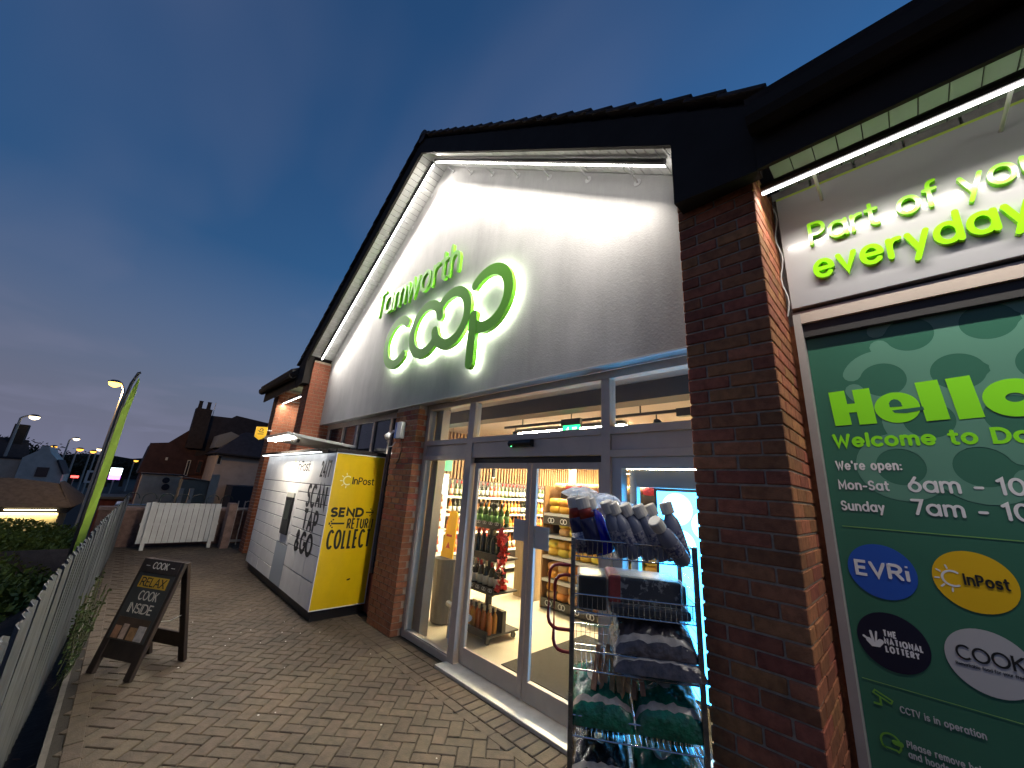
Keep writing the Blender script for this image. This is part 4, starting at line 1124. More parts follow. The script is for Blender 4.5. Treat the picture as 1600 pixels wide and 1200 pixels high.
text('SEND', (XS, 2.085, 1.280), YS, UZ, .098, .031, M_inkb, sd, gap=.22, width=.47, lift=.0006, cap='flat', name='side_lettering')
text('RETURN', (XS, 2.335, 1.118), YS, UZ, .122, .020, M_inkb, sd, gap=.16, width=.38, lift=.0006, cap='flat', name='side_lettering')
text('COLLECT', (XS, 2.10, .868), YS, UZ, .222, .030, M_inkb, sd, gap=.12, width=.61, lift=.0006, cap='flat', name='side_lettering')
mb = MB()
stroke(mb, [(2.585, 1.33), (2.68, 1.33)], .018, .0006, .0012, F5, 'flat')
for k in range(3):
    for sg in (-1, 1): disc(mb, F5, 2.68 - k * .02 + .012, 1.33 + sg * (.006 + k * .02), .010, .0006, .0014 + .0001 * k, 8)
mb.build('arrow_mark', M_inkb, sd); mb = MB()
stroke(mb, [(2.12, 1.182), (2.30, 1.182)], .022, .0006, .0012, F5, 'flat')
for k in range(3):
    for sg in (-1, 1): disc(mb, F5, 2.11 + k * .022 - .012, 1.182 + sg * (.006 + k * .022), .011, .0006, .0014 + .0001 * k, 8)
mb.build('arrow_mark', M_inkb, sd); mb = MB()
stroke(mb, [(2.47, .455), (2.50, .462)], .02, .0006, .0012, F5)
mb.build('scuff_mark', M_inkb, sd)
bx('light_strip_housing', (LX0, LX1 - .35, LY0 - .135, LY0 - .002, LZ1 + .004, LZ1 + .05), M_dark, lk)
for i in range(8):
    a = LX0 + .03 + i * (LX1 - .37 - LX0) / 8
    bx('light_strip', (a, a + .40, LY0 - .132, LY0 - .085, LZ1 - .004, LZ1 + .003), emit('locker_led', (.92, .96, 1), 6), lk)
cn = MB().prism([(-8.0, 1.60, 2.375), (-8.0, 2.70, 2.285), (-8.0, 2.70, 2.33), (-8.0, 1.60, 2.42)], (1.40, 0, 0)).build('canopy', mat('canopy_grey', (.42, .43, .42), .4), lk, bevel=.004)
bx('canopy_lamp', (-7.85, -6.75, 1.63, 1.76, 2.338, 2.356), emit('canopy_led', (1, .90, .76), 60), cn)
MB().lathe([(.0, -.05), (.04, -.045), (.05, 0), (.05, .03)], 12, (-6.95, 1.85, 2.345)).build('dome_camera', M_black, cn, smooth=True)
for x in (-7.9, -6.7):
    MB().tube([(x, 2.62, 2.19), (x, 2.62, 2.30)], .02, 6).build('canopy_post', M_dark, cn)
# ------------------------------------------------------------------ wire rack and its goods
rk_o = Vector((-1.355, 1.835, 0))
ang = math.atan2(.59, .81)
rk = thing('wire_rack', 'chromed wire shelf rack with goods beside the entrance', 'rack', rk_o, ang)
RW, RD, RH = .625, .34, 1.545
M_chrome = mat('chrome_wire', (.62, .63, .64), .22, metal=.95)
M_post = mat('rack_post', (.30, .31, .32), .28, metal=.9, var=.4, vscale=25)
for (x, y) in ((0, 0), (RW, 0), (RW, RD), (0, RD)):
    MB().box(x - .012, x + .012, y - .012, y + .012, .0, RH if y == 0 else RH - .05).build('post', M_post, rk, bevel=.003)
MB().tube([(.012, 0, RH - .0), (RW - .012, 0, RH - .0)], .006, 6).build('top_bar', M_chrome, rk) if False else None
TIER = [.36, .64, .92, 1.18, 1.45]
for zi, z in enumerate(TIER):
    mb = MB()
    for (p, q) in (((0, 0, z), (RW, 0, z)), ((0, RD, z), (RW, RD, z)), ((0, 0, z), (0, RD, z)), ((RW, 0, z), (RW, RD, z)), ((0, 0, z + .085), (RW, 0, z + .085)), ((0, RD, z + .11), (RW, RD, z + .11)), ((0, 0, z + .085), (0, RD, z + .085)), ((RW, 0, z + .085), (RW, RD, z + .085))):
        mb.tube([p, q], .0038, 6)
    sh = mb.build('shelf', M_chrome, rk)
    wb = MB()
    n = 24
    for i in range(1, n):
        x = RW * i / n
        wb.tube([(x, 0, z + .002), (x, RD, z + .002)], .0017, 4); wb.tube([(x, 0, z), (x, 0, z + .085)], .0015, 4); wb.tube([(x, RD, z), (x, RD, z + .11)], .0015, 4)
    for i in range(1, 12):
        y = RD * i / 12; wb.tube([(0, y, z), (0, y, z + .085)], .0015, 4); wb.tube([(RW, y, z), (RW, y, z + .085)], .0015, 4)
    wb.build('wire_mesh', M_chrome, sh, kind='stuff')
sg = MB()
for i in range(26):
    z = .22 + i * .048
    sg.tube([(RW, .012, z), (RW, RD - .012, z)], .0016, 4)
    if i < 22: sg.tube([(.012, RD, z), (RW - .012, RD, z)], .0013, 4)
sg.build('side_grid', M_chrome, rk, kind='stuff')
M_redt = mat('red_enamel', (.22, .012, .012), .3, spec=.6)
for dx_, zz, hh_ in ((-.125, 1.09, .31), (-.095, .99, .36)):
    y = .0 if dx_ < -.07 else .03
    pts = [(-.012, y, zz + hh_), (dx_ + .05, y, zz + hh_)] + [(dx_ + .05 - .05 * math.sin(R_(a)), y, zz + hh_ - .05 + .05 * math.cos(R_(a))) for a in (30, 60, 90)] + [(dx_ + .05 - .05 * math.cos(R_(a)), y, zz + .05 - .05 * math.sin(R_(a))) for a in (0, 30, 60, 90)] + [(-.012, y, zz)]
    MB().tube(pts, .009, 8).build('handle', M_redt, rk)

def rloc(x, y, z):
    c, s = math.cos(ang), math.sin(ang)
    return (rk_o.x + x * c - y * s, rk_o.y + x * s + y * c, z)
# screenwash bottles on the top tier
M_sw = [mat('screenwash_navy', (.02, .022, .075), .12), mat('screenwash_blue', (.012, .014, .34), .1), mat('screenwash_grey', (.20, .21, .27), .2)]
M_cap = mat('ivory_cap', (.66, .62, .55), .4)
def jug(m, nm='bottle'):
    return MB().lathe([(.040, 0), (.046, .012), (.046, .17), (.040, .205), (.024, .235), (.022, .245)], 14).mesh(nm, m, smooth=True)
jm = [jug(m) for m in M_sw]
capm = MB().lathe([(.034, .240), (.0355, .246), (.0355, .298), (.032, .304)], 16).mesh('cap', M_cap, bevel=.002)
jl = MB().lathe([(.0467, .07), (.0467, .15)], 14).mesh('label', mat('bottle_label', (.34, .33, .36), .45, var=.6, vscale=60, col2=(.06, .07, .16), thr=(.48, .56)))
spots = [(.285, .06, 10, -22, 2), (.335, .05, 8, -26, 2), (.415, .06, 6, -28, 2), (.49, .05, 4, -29, 2), (.545, .09, 2, -26, 2), (.585, .07, 0, -16, 2), (.575, .03, 30, -40, 2)]
ordn = ['first', 'second', 'third', 'fourth', 'fifth', 'sixth', 'last']
for i, (x, y, a, b, k) in enumerate(spots):
    o = inst('bottle', jm[k], None, rloc(x, y, TIER[4] + .018), (0, 0, 0), label=ordn[i] + ' leaning ivory capped bottle from the left on the rack top', cat='bottle', group='ivory capped bottles on the rack')
    o.rotation_euler = (Matrix.Rotation(ang, 3, 'Z') @ Matrix.Rotation(R_(b), 3, 'Y') @ Matrix.Rotation(R_(a), 3, 'X')).to_euler()
    inst('cap', capm, o); inst('label', jl, o)
for i, (x, y, b, k) in enumerate(((.06, .09, -14, 0), (.115, .07, -16, 0), (.17, .09, -20, 1))):
    o = inst('bottle', jm[k], None, rloc(x + .01, y, TIER[4] + .015), (0, 0, 0), (1.25, 1.25, 1.0), label=['dark blue bottle with red cap at the rack corner', 'navy bottle beside the red capped corner bottle', 'bright blue bottle next to the ivory capped ones'][i], cat='bottle', group='blue bottles on the rack')
    o.rotation_euler = (Matrix.Rotation(ang, 3, 'Z') @ Matrix.Rotation(R_(b), 3, 'Y')).to_euler()
    rc = inst('cap', capm, o); 
    if i < 2:
        inst('shoulder_wrap', MB().lathe([(.043, .19), (.035, .235), (.032, .25)], 14).mesh('shoulder_wrap', mat('red_wrap', (.30, .03, .02), .4), smooth=True), o)
    if i == 0: inst('label', MB().lathe([(.0468, .03), (.0468, .11)], 14).mesh('label', mat('bottle_label', (0, 0, 0)), smooth=True), o)
M_film = film('clear_film', (.75, .78, .80), .04)
def crumple(lx, ly, lz, seed, n=14, jit=.35):
    random.seed(seed); mb = MB(); h = n // 2
    for j in range(h + 1):
        ph = -math.pi / 2 + math.pi * j / h
        for i in range(n):
            t = 2 * math.pi * i / n; r = abs(math.cos(ph)) ** .7; k = 1 + random.uniform(-jit, jit)
            mb.v.append((lx / 2 * math.cos(t) * r * k, ly / 2 * math.sin(t) * r * k, lz / 2 * math.sin(ph) * (1 + random.uniform(-jit, jit) * .6)))
    for j in range(h):
        for i in range(n): mb.f.append((j * n + i, j * n + (i + 1) % n, (j + 1) * n + (i + 1) % n, (j + 1) * n + i))
    random.seed(seed + 99)
    return mb
for i, (x, y, z, lx, lz, lab) in enumerate(((.045, .13, 1.765, .20, .10, 'crumpled clear plastic wrap on top of the dark bottles'), (.18, .19, 1.745, .16, .08, 'clear plastic wrap lying behind the blue bottle'), (.30, .26, 1.72, .11, .05, 'small flap of clear film behind the ivory caps'))):
    inst('plastic_wrap', crumple(lx, .14, lz, 20 + i)  .mesh('plastic_wrap', film('loose_film', (.85, .87, .90), .70), smooth=False), None, rloc(x, y, z), (0, 0, ang), label=lab, cat='plastic wrap', group='clear film on the rack')
# second tier: wrapped packs
def pack(nm, dims, m, loc, rot, label, cat, wrap=True, bev=.012):
    lx, ly, lz = dims
    me = MB().box(-lx / 2, lx / 2, -ly / 2, ly / 2, -lz / 2, lz / 2).mesh(nm, m, bevel=bev, seg=2)
    o = inst(nm, me, None, loc, rot, label=label, cat=cat)
    if wrap:
        w = MB().box(-lx / 2 - .006, lx / 2 + .006, -ly / 2 - .006, ly / 2 + .006, -lz / 2 - .002, lz / 2 + .008).mesh('film', M_film, bevel=.014, seg=2)
        inst('film', w, o)
    return o
M_pk = mat('dark_pack', (.05, .05, .055), .35, var=.5, vscale=24, col2=(.30, .29, .27), thr=(.53, .58))
pack('wrapped_pack', (.15, .22, .165), mat('black_pack', (.015, .015, .016), .3), rloc(.105, .14, TIER[3] + .09), (0, 0, ang), 'black wrapped pack at the left of the second tier', 'pack')
pr = pack('wrapped_pack', (.37, .22, .13), M_pk, rloc(.375, .15, TIER[3] + .115), (0, .02, ang + .03), 'dark printed pack with red end on the second tier', 'pack')
inst('red_end', MB().box(-.1895, -.12, -.1115, .1115, -.0665, .0665).mesh('red_end', mat('pack_red', (.42, .05, .04), .4, var=.3, vscale=25), bevel=.008), pr)
pack('wrapped_pack', (.40, .20, .045), mat('dark_pack2', (.05, .05, .055), .3, var=.4, vscale=40), rloc(.40, .12, TIER[3] + .026), (0, 0, ang), 'flat dark wrapped pack under the red ended pack', 'pack')
pack('wrapped_pack', (.08, .16, .10), mat('teal_pack', (.06, .16, .19), .4), rloc(.565, .2, TIER[3] + .10), (0, 0, ang), 'small teal pack at the right of the second tier', 'pack')
# sacks
def sack(lx, ly, lz, m, loc, rot, label, seed, band=None, logo=None):
    random.seed(seed)
    mb = MB(); nu, nv = 18, 12
    def pt(u, v, top):
        x = (u - .5) * lx; y = (v - .5) * ly
        e = (max(0, 1 - abs(2 * u - 1) ** 3.2) * max(0, 1 - abs(2 * v - 1) ** 3.2)) ** .45
        wr = .012 * math.sin(u * 23 + seed) * math.sin(v * 17 + seed * 2) + .006 * math.sin(u * 41 + v * 37 + seed)
        return (x, y, (lz / 2 * e + wr * e) if top else -(lz / 2 * e * .8))
    idx = {}
    for top in (1, 0):
        for i in range(nu + 1):
            for j in range(nv + 1):
                mb.v.append(pt(i / nu, j / nv, top)); idx[(top, i, j)] = len(mb.v) - 1
        for i in range(nu):
            for j in range(nv):
                mb.f.append((idx[(top, i, j)], idx[(top, i + 1, j)], idx[(top, i + 1, j + 1)], idx[(top, i, j + 1)]))
    me_ = mb.mesh('sack', m, smooth=True)
    if band:
        me_.materials.append(logo[0])
        for p_ in me_.polygons:
            c_ = p_.center
            if c_.z > 0 and band[0][0] < c_.y / ly + .5 < band[0][1]: p_.material_index = 1
    o = inst('sack', me_, None, loc, rot, label=label, cat='sack')
    if logo and len(logo) > 1:
        lo = MB(); 
        cu, cv, r = logo[1]
        n = 20
        base = len(lo.v)
        for k in range(n):
            t = 2 * math.pi * k / n
            p = Vector(pt(cu + r * math.cos(t), cv + r * 1.4 * math.sin(t), 1)) + Vector((0, 0, .014)); lo.v.append(tuple(p))
        lo.f.append(tuple(range(n)))
        inst('oval_badge', lo.mesh('oval_badge', mat('sack_badge', (.35, .37, .33), .4)), o)
    random.seed(seed + 5)
    return o
M_charc = mat('charcoal_sack', (.075, .062, .066), .15, var=.6, vscale=22, bump=.8, bscale=26, spec=.7)
M_gsack = mat('green_sack', (.012, .15, .085), .14, var=.5, vscale=20, bump=1.0, bscale=24, spec=.7)
M_band = mat('sack_silver', (.42, .38, .34), .25, var=.35, vscale=20)
tlt = lambda a: (Matrix.Rotation(ang, 3, 'Z') @ Matrix.Rotation(R_(a), 3, 'X')).to_euler()
sack(.40, .38, .17, M_charc, rloc(.42, .16, TIER[2] + .175), tlt(24), 'shiny dark sack lying uppermost on the third tier', 11, [(.08, .17, 0)], [M_band])
sack(.44, .38, .16, M_charc, rloc(.43, .15, TIER[2] + .075), tlt(16), 'dark sack squashed beneath another on the third tier', 12, [(.08, .17, 0)], [M_band])
sack(.31, .34, .20, M_gsack, rloc(.155, .15, TIER[1] + .115), tlt(24), 'green sack with pale band at left of the fourth tier', 13, [(.16, .26, 0)], [M_band, (.42, .60, .15)])
sack(.32, .35, .22, M_gsack, rloc(.475, .15, TIER[1] + .125), tlt(26), 'bulging green sack with pale band at right of the fourth tier', 14, [(.16, .26, 0)], [M_band, (.45, .62, .14)])
sack(.30, .34, .20, mat('black_sack', (.012, .012, .014), .18, var=.3, vscale=16, bump=.7, bscale=26, spec=.7), rloc(.15, .15, TIER[0] + .12), tlt(24), 'black sack at left of the bottom tier', 15, [(.16, .25, 0)], [M_band, (.5, .6, .1)])
sack(.32, .34, .21, M_gsack, rloc(.475, .15, TIER[0] + .12), tlt(26), 'green sack with oval badge at right of the bottom tier', 16, [(.16, .26, 0)], [M_band, (.40, .62, .16)])
# kindling bundle
kd = thing('kindling_bundle', 'net of split kindling wood wedged above the green sacks', 'kindling', rloc(.24, .12, TIER[1] + .22), ang)
M_kind = mat('split_wood', (.50, .28, .13), .7, var=.4, vscale=30, rnd=.3)
for i in range(9):
    o = MB().box(-.012, .012, -.10, .10, -.012, .012).build('stick', M_kind, kd)
    o.location = (-.11 + i * .028, random.uniform(-.02, .02), .02 + (.0 if i % 2 else .022)); o.rotation_euler = (R_(58), random.uniform(-.15, .15), random.uniform(-.25, .25) - .3)
inst('film', crumple(.16, .12, .12, 61).mesh('film', M_film), kd, (.12, 0, .02))
random.seed(31)

# ------------------------------------------------------------------ pavement A-board
ab = thing('a_board', 'dark wooden pavement A-board reading relax cook inside', 'A-board', (-5.225, .483, 0), R_(32.8))
# local x runs along the board, local -y is the front
M_wd = mat('dark_stained_wood', (.035, .020, .014), .55, var=.4, vscale=14, streak=(1, 1, .15))
M_brd = mat('poster_grey', (.055, .055, .050), .4, var=.2, vscale=8)
BW, BHt, BS = .44, .90, .215
def lean(mb_pts, sgn): pass
th = math.atan2(BS, BHt)
Rf = Matrix.Rotation(-th, 4, 'X')
def panel_side(front):
    s = -1 if front else 1
    Mt = Matrix.Translation((0, s * .012, BHt)) @ Matrix.Rotation(th * s, 4, 'X')
    Lg = BHt / math.cos(th) - .003
    def part(nm, d, m, bev=.004):
        me = MB().box(*d).mesh(nm, m, bevel=bev)
        o = inst(nm, me, ab)
        o.matrix_local = Mt
        return o
    for x in (-BW / 2 - .02, BW / 2 - .025):
        part('leg', (x - .014, x + .060, -.018, .018, -Lg, 0), M_wd)
    part('rail', (-BW / 2 + .026, BW / 2 - .026, -.012, .012, -.80, -.66), M_wd)
    part('top_rail', (-BW / 2 + .026, BW / 2 - .026, -.012, .012, -.14, -.005), M_wd)
    return part, Mt
part, Mt = panel_side(True)
part('poster', (-BW / 2 + .0, BW / 2 - .0, -.020, -.015, -.66, -.125), M_brd, .001)
part('header_board', (-BW / 2 - .005, BW / 2 + .005, -.026, -.016, -.118, -.002), M_wd, .002)
M_cream = mat('cream_print', (.78, .70, .58), .6)
def abtext(s, cx, v, h, w, width, m, lift=.0205, slant=.0, serif=.08):
    o = text(s, (cx - width / 2, 0, 0), (1, 0, 0), (0, 0, 1), h, w, m, None, gap=.14, width=width, slant=slant, serif=serif, cap='flat', name='poster_lettering')
    o.parent = ab
    o.matrix_local = Mt @ Matrix.Translation((0, -lift, v))
abtext('COOK', .0, -.080, .052, .0075, .19, M_cream, .0265, .0)
abtext('-', -.155, -.072, .03, .005, .06, M_cream, .0265, serif=0); abtext('-', .155, -.072, .03, .005, .06, M_cream, .0265, serif=0)
pn = part('price_panel', (-.17, .17, -.0218, -.0202, -.245, -.150), mat('mustard_print', (.75, .42, .03), .5), .0)
abtext('RELAX', .0, -.230, .066, .0095, .30, M_inkb, .0222, .0)
abtext('COOK', .02, -.340, .068, .0095, .23, M_cream, .0205)
abtext('INSIDE', .0, -.445, .068, .0095, .29, M_cream, .0205)
fp = part('food_photo', (-.19, .19, -.0218, -.0202, -.655, -.485), mat('food_print', (.10, .055, .03), .5, var=.3, vscale=12), .0)
for i, (c, w) in enumerate((((.60, .30, .16), .075), ((.68, .48, .36), .065), ((.52, .28, .12), .085), ((.66, .58, .52), .09))):
    x = -.18 + i * .09
    part('food_print', (x, x + w, -.0226 - .0002 * i, -.0219, -.65, -.555 + .02 * (i % 2)), mat('food_%d' % i, c, .5, var=.35, vscale=25), .0)
panel_side(False)
MB().tube([(BW / 2 - .01, -.12, .42), (BW / 2 - .005, 0, .40), (BW / 2 - .01, .12, .42)], .004, 5).build('chain', M_steel, ab)

# ------------------------------------------------------------------ palisade fence along the path
FP = [(1.4, -.22), (-1.6, -.19), (-4.0, -.14), (-7.0, -.05), (-12.1, .16)]
def fence_y(x):
    for (a, ya), (b, yb) in zip(FP, FP[1:]):
        if b <= x <= a: return ya + (yb - ya) * (x - a) / (b - a)
    return FP[-1][1]
pf = thing('palisade_fence', 'grey steel palisade fence along the left of the path', 'fence', (-5, -.1, -.1))
M_pal = mat('weathered_steel', (.115, .123, .130), .5, metal=.35, var=.35, vscale=9, streak=(3, 3, .5), rnd=.12)
w = .046
pm = MB().prism([(-w, .004, 0), (-w * .45, -.012, 0), (w * .45, -.012, 0), (w, .004, 0), (w * .9, .007, 0), (w * .4, -.008, 0), (-w * .4, -.008, 0), (-w * .9, .007, 0)], (0, 0, 1.24))
tip = MB(); tip.v = list(pm.v); tip.f = list(pm.f)
pmesh = pm.mesh('pale', M_pal)
for v in pmesh.vertices:
    if v.co.z > 1 and abs(v.co.x) > w * .8: v.co.z -= .012
x = 1.3
while x > -12.05:
    y = fence_y(x)
    inst('pale', pmesh, pf, (x, y + random.uniform(-.002, .002), -.10 + random.uniform(-.012, .012)), (random.uniform(-.008, .008), random.uniform(-.003, .003), math.atan2(-.03, 1) + random.uniform(-.012, .012)))
    x -= .0915
for z in (.12, .85):
    for (a, ya), (b, yb) in zip(FP, FP[1:]):
        MB().tube([(a, ya - .03, z), (b, yb - .03, z)], .022, 4).build('rail', M_pal, pf)
for x in (-4.2, -6.9, -9.6):
    bx('post', (x - .02, x + .02, fence_y(x) - .10, fence_y(x) - .06, -.3, .9), M_pal, pf)

# ------------------------------------------------------------------ end of the path: white panel, railings, gate pier
wpn = thing('fence_panel', 'white slatted fence panel leaning across the path end', 'fence panel', (-12.15, 1.15, 0))
M_wp = mat('white_plastic_fence', (.52, .51, .48), .45, var=.12, vscale=4)
lt = math.radians(9)
def wp_(nm, y0, y1, z0, z1, t=.03, off=0.0):
    xs_ = lambda z: -12.05 - z * math.tan(lt) + off
    return MB().prism([(xs_(z0), y0, z0), (xs_(z0) + t, y0, z0), (xs_(z1) + t, y0, z1), (xs_(z1), y0, z1)], (0, y1 - y0, 0)).build(nm, M_wp, wpn)
n = 13
for i in range(n):
    y0 = .47 + i * 1.40 / n
    wp_('slat', y0 + .004, y0 + 1.40 / n - .004, .13, .98)
wp_('rail', .46, 1.88, .86, .905, .012, -.013); wp_('rail', .46, 1.88, .50, .545, .012, -.013)
wp_('post', .56, .63, .0, 1.0, .05, .031); wp_('post', 1.74, 1.81, .0, .985, .05, .031)
gp = bx('gate_pier', (-12.10, -11.75, 1.97, 2.13, 0, 1.02), mat('pink_brick_wall', (.26, .17, .14), .9, var=.3, vscale=10, bump=.4), None, label='slim pinkish masonry gate pier at the path end', cat='gate pier')
rg_ = thing('railing_gate', 'narrow hoop topped railing gate beside the gate pier', 'gate', (-11.95, 2.38, 0))
M_rail = mat('cream_railing', (.30, .28, .26), .5)
for y in (2.16, 2.30, 2.44, 2.58):
    MB().tube([(-11.92, y, .04), (-11.92, y, 1.08)], .013, 6).build('bar', M_rail, rg_)
for y in (2.37,):
    MB().tube([(-11.92, y - .07 + .07 * (1 - math.cos(a)), 1.0 + .08 * math.sin(a)) for a in [math.pi * k / 8 for k in range(9)]], .009, 5).build('hoop', M_rail, rg_)
for z in (.12, .86): bx('rail', (-11.94, -11.90, 2.14, 2.62, z, z + .05), M_rail, rg_)
lw = bx('low_wall', (-12.9, -12.6, -.25, 3.2, -.3, .78), mat('old_brick_wall', (.20, .115, .085), .9, var=.35, vscale=12, bump=.4), None, label='low brick wall behind the white fence panel', cat='wall')
bx('coping', (-12.93, -12.57, -.27, 3.2, .781, .85), MATS['pink_brick_wall'], lw)
hr = thing('hoop_railing', 'dark hoop topped railing beyond the low wall', 'railing', (-13.4, .8, 0))
M_dkr = mat('dark_railing', (.03, .04, .03), .5)
for i in range(7):
    y = .1 + i * .32
    MB().tube([(-13.4, y + .13 - .13 * math.cos(a), 1.0 + .13 * math.sin(a)) for a in [math.pi * k / 10 for k in range(11)]], .012, 5).build('hoop', M_dkr, hr)
    MB().tube([(-13.4, y, -.2), (-13.4, y, 1.0)], .012, 5).build('bar', M_dkr, hr)
bx('rail', (-13.42, -13.38, 0, 2.4, .8, .84), M_dkr, hr)
# weeds by the fence
wd = thing('weed_clump', 'straggly green weeds growing at the fence foot', 'plant', (-5.6, -.02, 0))
mb = MB(); stm = MB()
random.seed(5)
for i in range(26):
    p = Vector((-5.2 - random.random() * 1.1, fence_y(-5.6) + .05 + random.random() * .1, -.05)); tip = p + Vector((random.uniform(-.1, .1), random.uniform(-.02, .12), random.uniform(.25, .75)))
    stm.tube([p, (p + tip) / 2 + Vector((0, .02, 0)), tip], .003, 4)
    for k in range(14):
        c = p.lerp(tip, .25 + .75 * random.random()); a = Vector((random.uniform(-1, 1), random.uniform(-1, 1), random.uniform(-.3, .8))).normalized() * .028; b = a.orthogonal().normalized() * .013
        mb.quad(c, c + a * .5 + b, c + a, c + a * .5 - b)
mb.build('foliage', mat('weed_leaf', (.09, .15, .035), .6, var=.4, vscale=30), wd); stm.build('stems', mat('weed_stem', (.10, .11, .04), .7), wd)
# ------------------------------------------------------------------ ground and paving
M_earth = mat('dark_soil', (.030, .024, .018), .95, var=.5, vscale=6, bump=.8, bscale=30)
def gz(x, y):
    """height of the land: level by the shop, falling away beyond the fence and down the road"""
    fy = fence_y(max(-12.1, min(1.4, x)))
    d = max(0, fy - .05 - y) if x > -13 else 0
    down = -.05 - min(2.2, d * .55)
    back = 0
    if x < -13: back = -min(3.6, (-13 - x) * .10)
    if x < -13 and y < 3: down = -.05 - min(2.2, max(0, .1 - y) * .5) * 1.0
    z = min(-.05, down + back)
    if x > -7.9 and y < .04: z = min(z, -.50)
    elif x > -7.9 and y < .2: z = min(z, -.52)
    return z
gx = [-1500, -700, -350, -180, -100, -60, -40, -30, -25, -21, -18, -16, -14.5, -13.5, -13, -12, -10, -7.95, -7.85, -6, -4, -2, 0, 2, 6, 15, 40, 120, 400, 1500]
gy = [-1500, -500, -200, -90, -50, -30, -18, -12, -8, -6, -5, -4, -3.2, -2.4, -1.8, -1.2, -.8, -.5, -.3, -.15, 0, .03, .1, .3, 1, 3, 6, 12, 30, 90, 300, 1500]
mb = MB()
for x in gx:
    for y in gy:
        mb.v.append((x, y, gz(x, y) if abs(x) < 170 else gz(x, y) - 1))
ny = len(gy)
for i in range(len(gx) - 1):
    for j in range(ny - 1):
        mb.f.append((i * ny + j, (i + 1) * ny + j, (i + 1) * ny + j + 1, i * ny + j + 1))
mb.build('ground', M_earth, None, kind='structure', smooth=True)
# herringbone block path
M_joint = mat('joint_sand', (.018, .014, .010), .95, var=.3, vscale=40, bump=.5, bscale=200)
M_pave = mat('block_paver', (.080, .055, .033), .72, var=.35, vscale=14, bump=.45, bscale=110, rnd=.13, grime=(1.3, .38, (1, 1, 1)))
path = bx('path', (-13.0, 4.0, .055, 2.80, -.60, -.010), M_joint, None, kind='structure')
bl, bw_ = .200, .100
pv = MB().box(-bl / 2 + .0028, bl / 2 - .0028, -bw_ / 2 + .0028, bw_ / 2 - .0028, -.03, 0).mesh('paver', M_pave, bevel=.005)
random.seed(3)
cands = []
c45, s45 = math.cos(R_(45)), math.sin(R_(45))
for i in range(-110, 110):
    for j in range(-110, 110):
        k = (i - j) % 4
        if k == 0: u, v, r = i + 1.0, j + .5, 0
        elif k == 3: u, v, r = i + .5, j + 1.0, 1      # vertical block covering this cell and the one below
        else: continue
        U, V = u * bw_, v * bw_
        x, y = U * c45 - V * s45, U * s45 + V * c45 + 1.2
        x -= 6.0
        if -13.0 < x < 3.9 and .17 < y < 2.43:
            cands.append((x, y, R_(45) + (R_(90) if r else 0)))
# border courses: soldiers along the shopfront, stretchers along both edges
for i in range(int(16.8 / .1005)):
    x = 3.85 - i * .1005
    cands.append((x, 2.555, R_(90)))
for i in range(int(16.8 / .2012)):
    x = 3.85 - i * .2012
    cands.append((x, 2.703 if False else 2.706, 0)); cands.append((x, 2.404, 0)); cands.append((x, .160, 0))
cam = sc.camera
Mi = cam.matrix_world.inverted()
vis = []
for c in cands:
    p = Mi @ Vector((c[0], c[1], 0))
    on = False
    if p.z < -.3:
        a, b = p.x / -p.z / (18 / 13.38), p.y / -p.z / (18 / 13.38)
        on = abs(a) < 1.0 and abs(b) < .76
    hid = c[1] > 2.0 and (-9.3 < c[0] < -5.65)
    vis.append((0 if on and not hid else 1, p.length, c))
vis.sort(key=lambda t: t[:2])
rest = MB()
for k, (h_, d_, (x, y, r)) in enumerate(vis):
    z = random.uniform(-.0022, .0016) - (.004 if (abs(math.sin(2 * r)) > .9 and (y < .30 or y > 2.30)) else 0); rr = r + random.uniform(-.012, .012)
    if k < 300 and h_ == 0:
        inst('paver', pv, path, (x, y, z), (random.uniform(-.008, .008), random.uniform(-.006, .006), rr))
    else:
        c, s = math.cos(rr), math.sin(rr)
        M4 = Matrix.Translation((x, y, z)) @ Matrix.Rotation(rr, 4, 'Z')
        e = .005; l2, w2 = bl / 2 - .0028, bw_ / 2 - .0028
        n = len(rest.v)
        for (a, b, zz) in ((-l2, -w2, -e), (l2, -w2, -e), (l2, w2, -e), (-l2, w2, -e), (-l2 + e, -w2 + e, 0), (l2 - e, -w2 + e, 0), (l2 - e, w2 - e, 0), (-l2 + e, w2 - e, 0)):
            rest.v.append(tuple(M4 @ Vector((a, b, zz))))
        rest.f += [tuple(n + i for i in q) for q in ((4, 5, 6, 7), (0, 1, 5, 4), (1, 2, 6, 5), (2, 3, 7, 6), (3, 0, 4, 7))]
# the joined pavers carry their own tint per block through a random-per-island node
M_pave2 = mat('block_paver_field', (.080, .055, .033), .72, var=.35, vscale=14, bump=.45, bscale=110, grime=(1.3, .38, (1, 1, 1)))
nt2_ = M_pave2.node_tree; p2 = nt2_.nodes['Principled BSDF']; gi = nt2_.nodes.new('ShaderNodeNewGeometry'); hs_ = nt2_.nodes.new('ShaderNodeHueSaturation'); mr_ = nt2_.nodes.new('ShaderNodeMapRange')
mr_.inputs[3].default_value = .87; mr_.inputs[4].default_value = 1.13
src_ = p2.inputs['Base Color'].links[0].from_socket
nt2_.links.new(gi.outputs['Random Per Island'], mr_.inputs[0]); nt2_.links.new(mr_.outputs[0], hs_.inputs['Value']); nt2_.links.new(src_, hs_.inputs['Color']); nt2_.links.new(hs_.outputs[0], p2.inputs['Base Color'])
rest.build('paver_field', M_pave2, path, kind='stuff')
ke = bx('edging_kerb', (-12.9, 4.0, .02, .054, -.62, .006), mat('concrete_edging', (.09, .08, .07), .9, var=.25, vscale=12, bump=.4), None, kind='structure')
S(bx('soil_strip', (-7.86, 4.0, -.30, .018, -.7, -.42), M_earth))
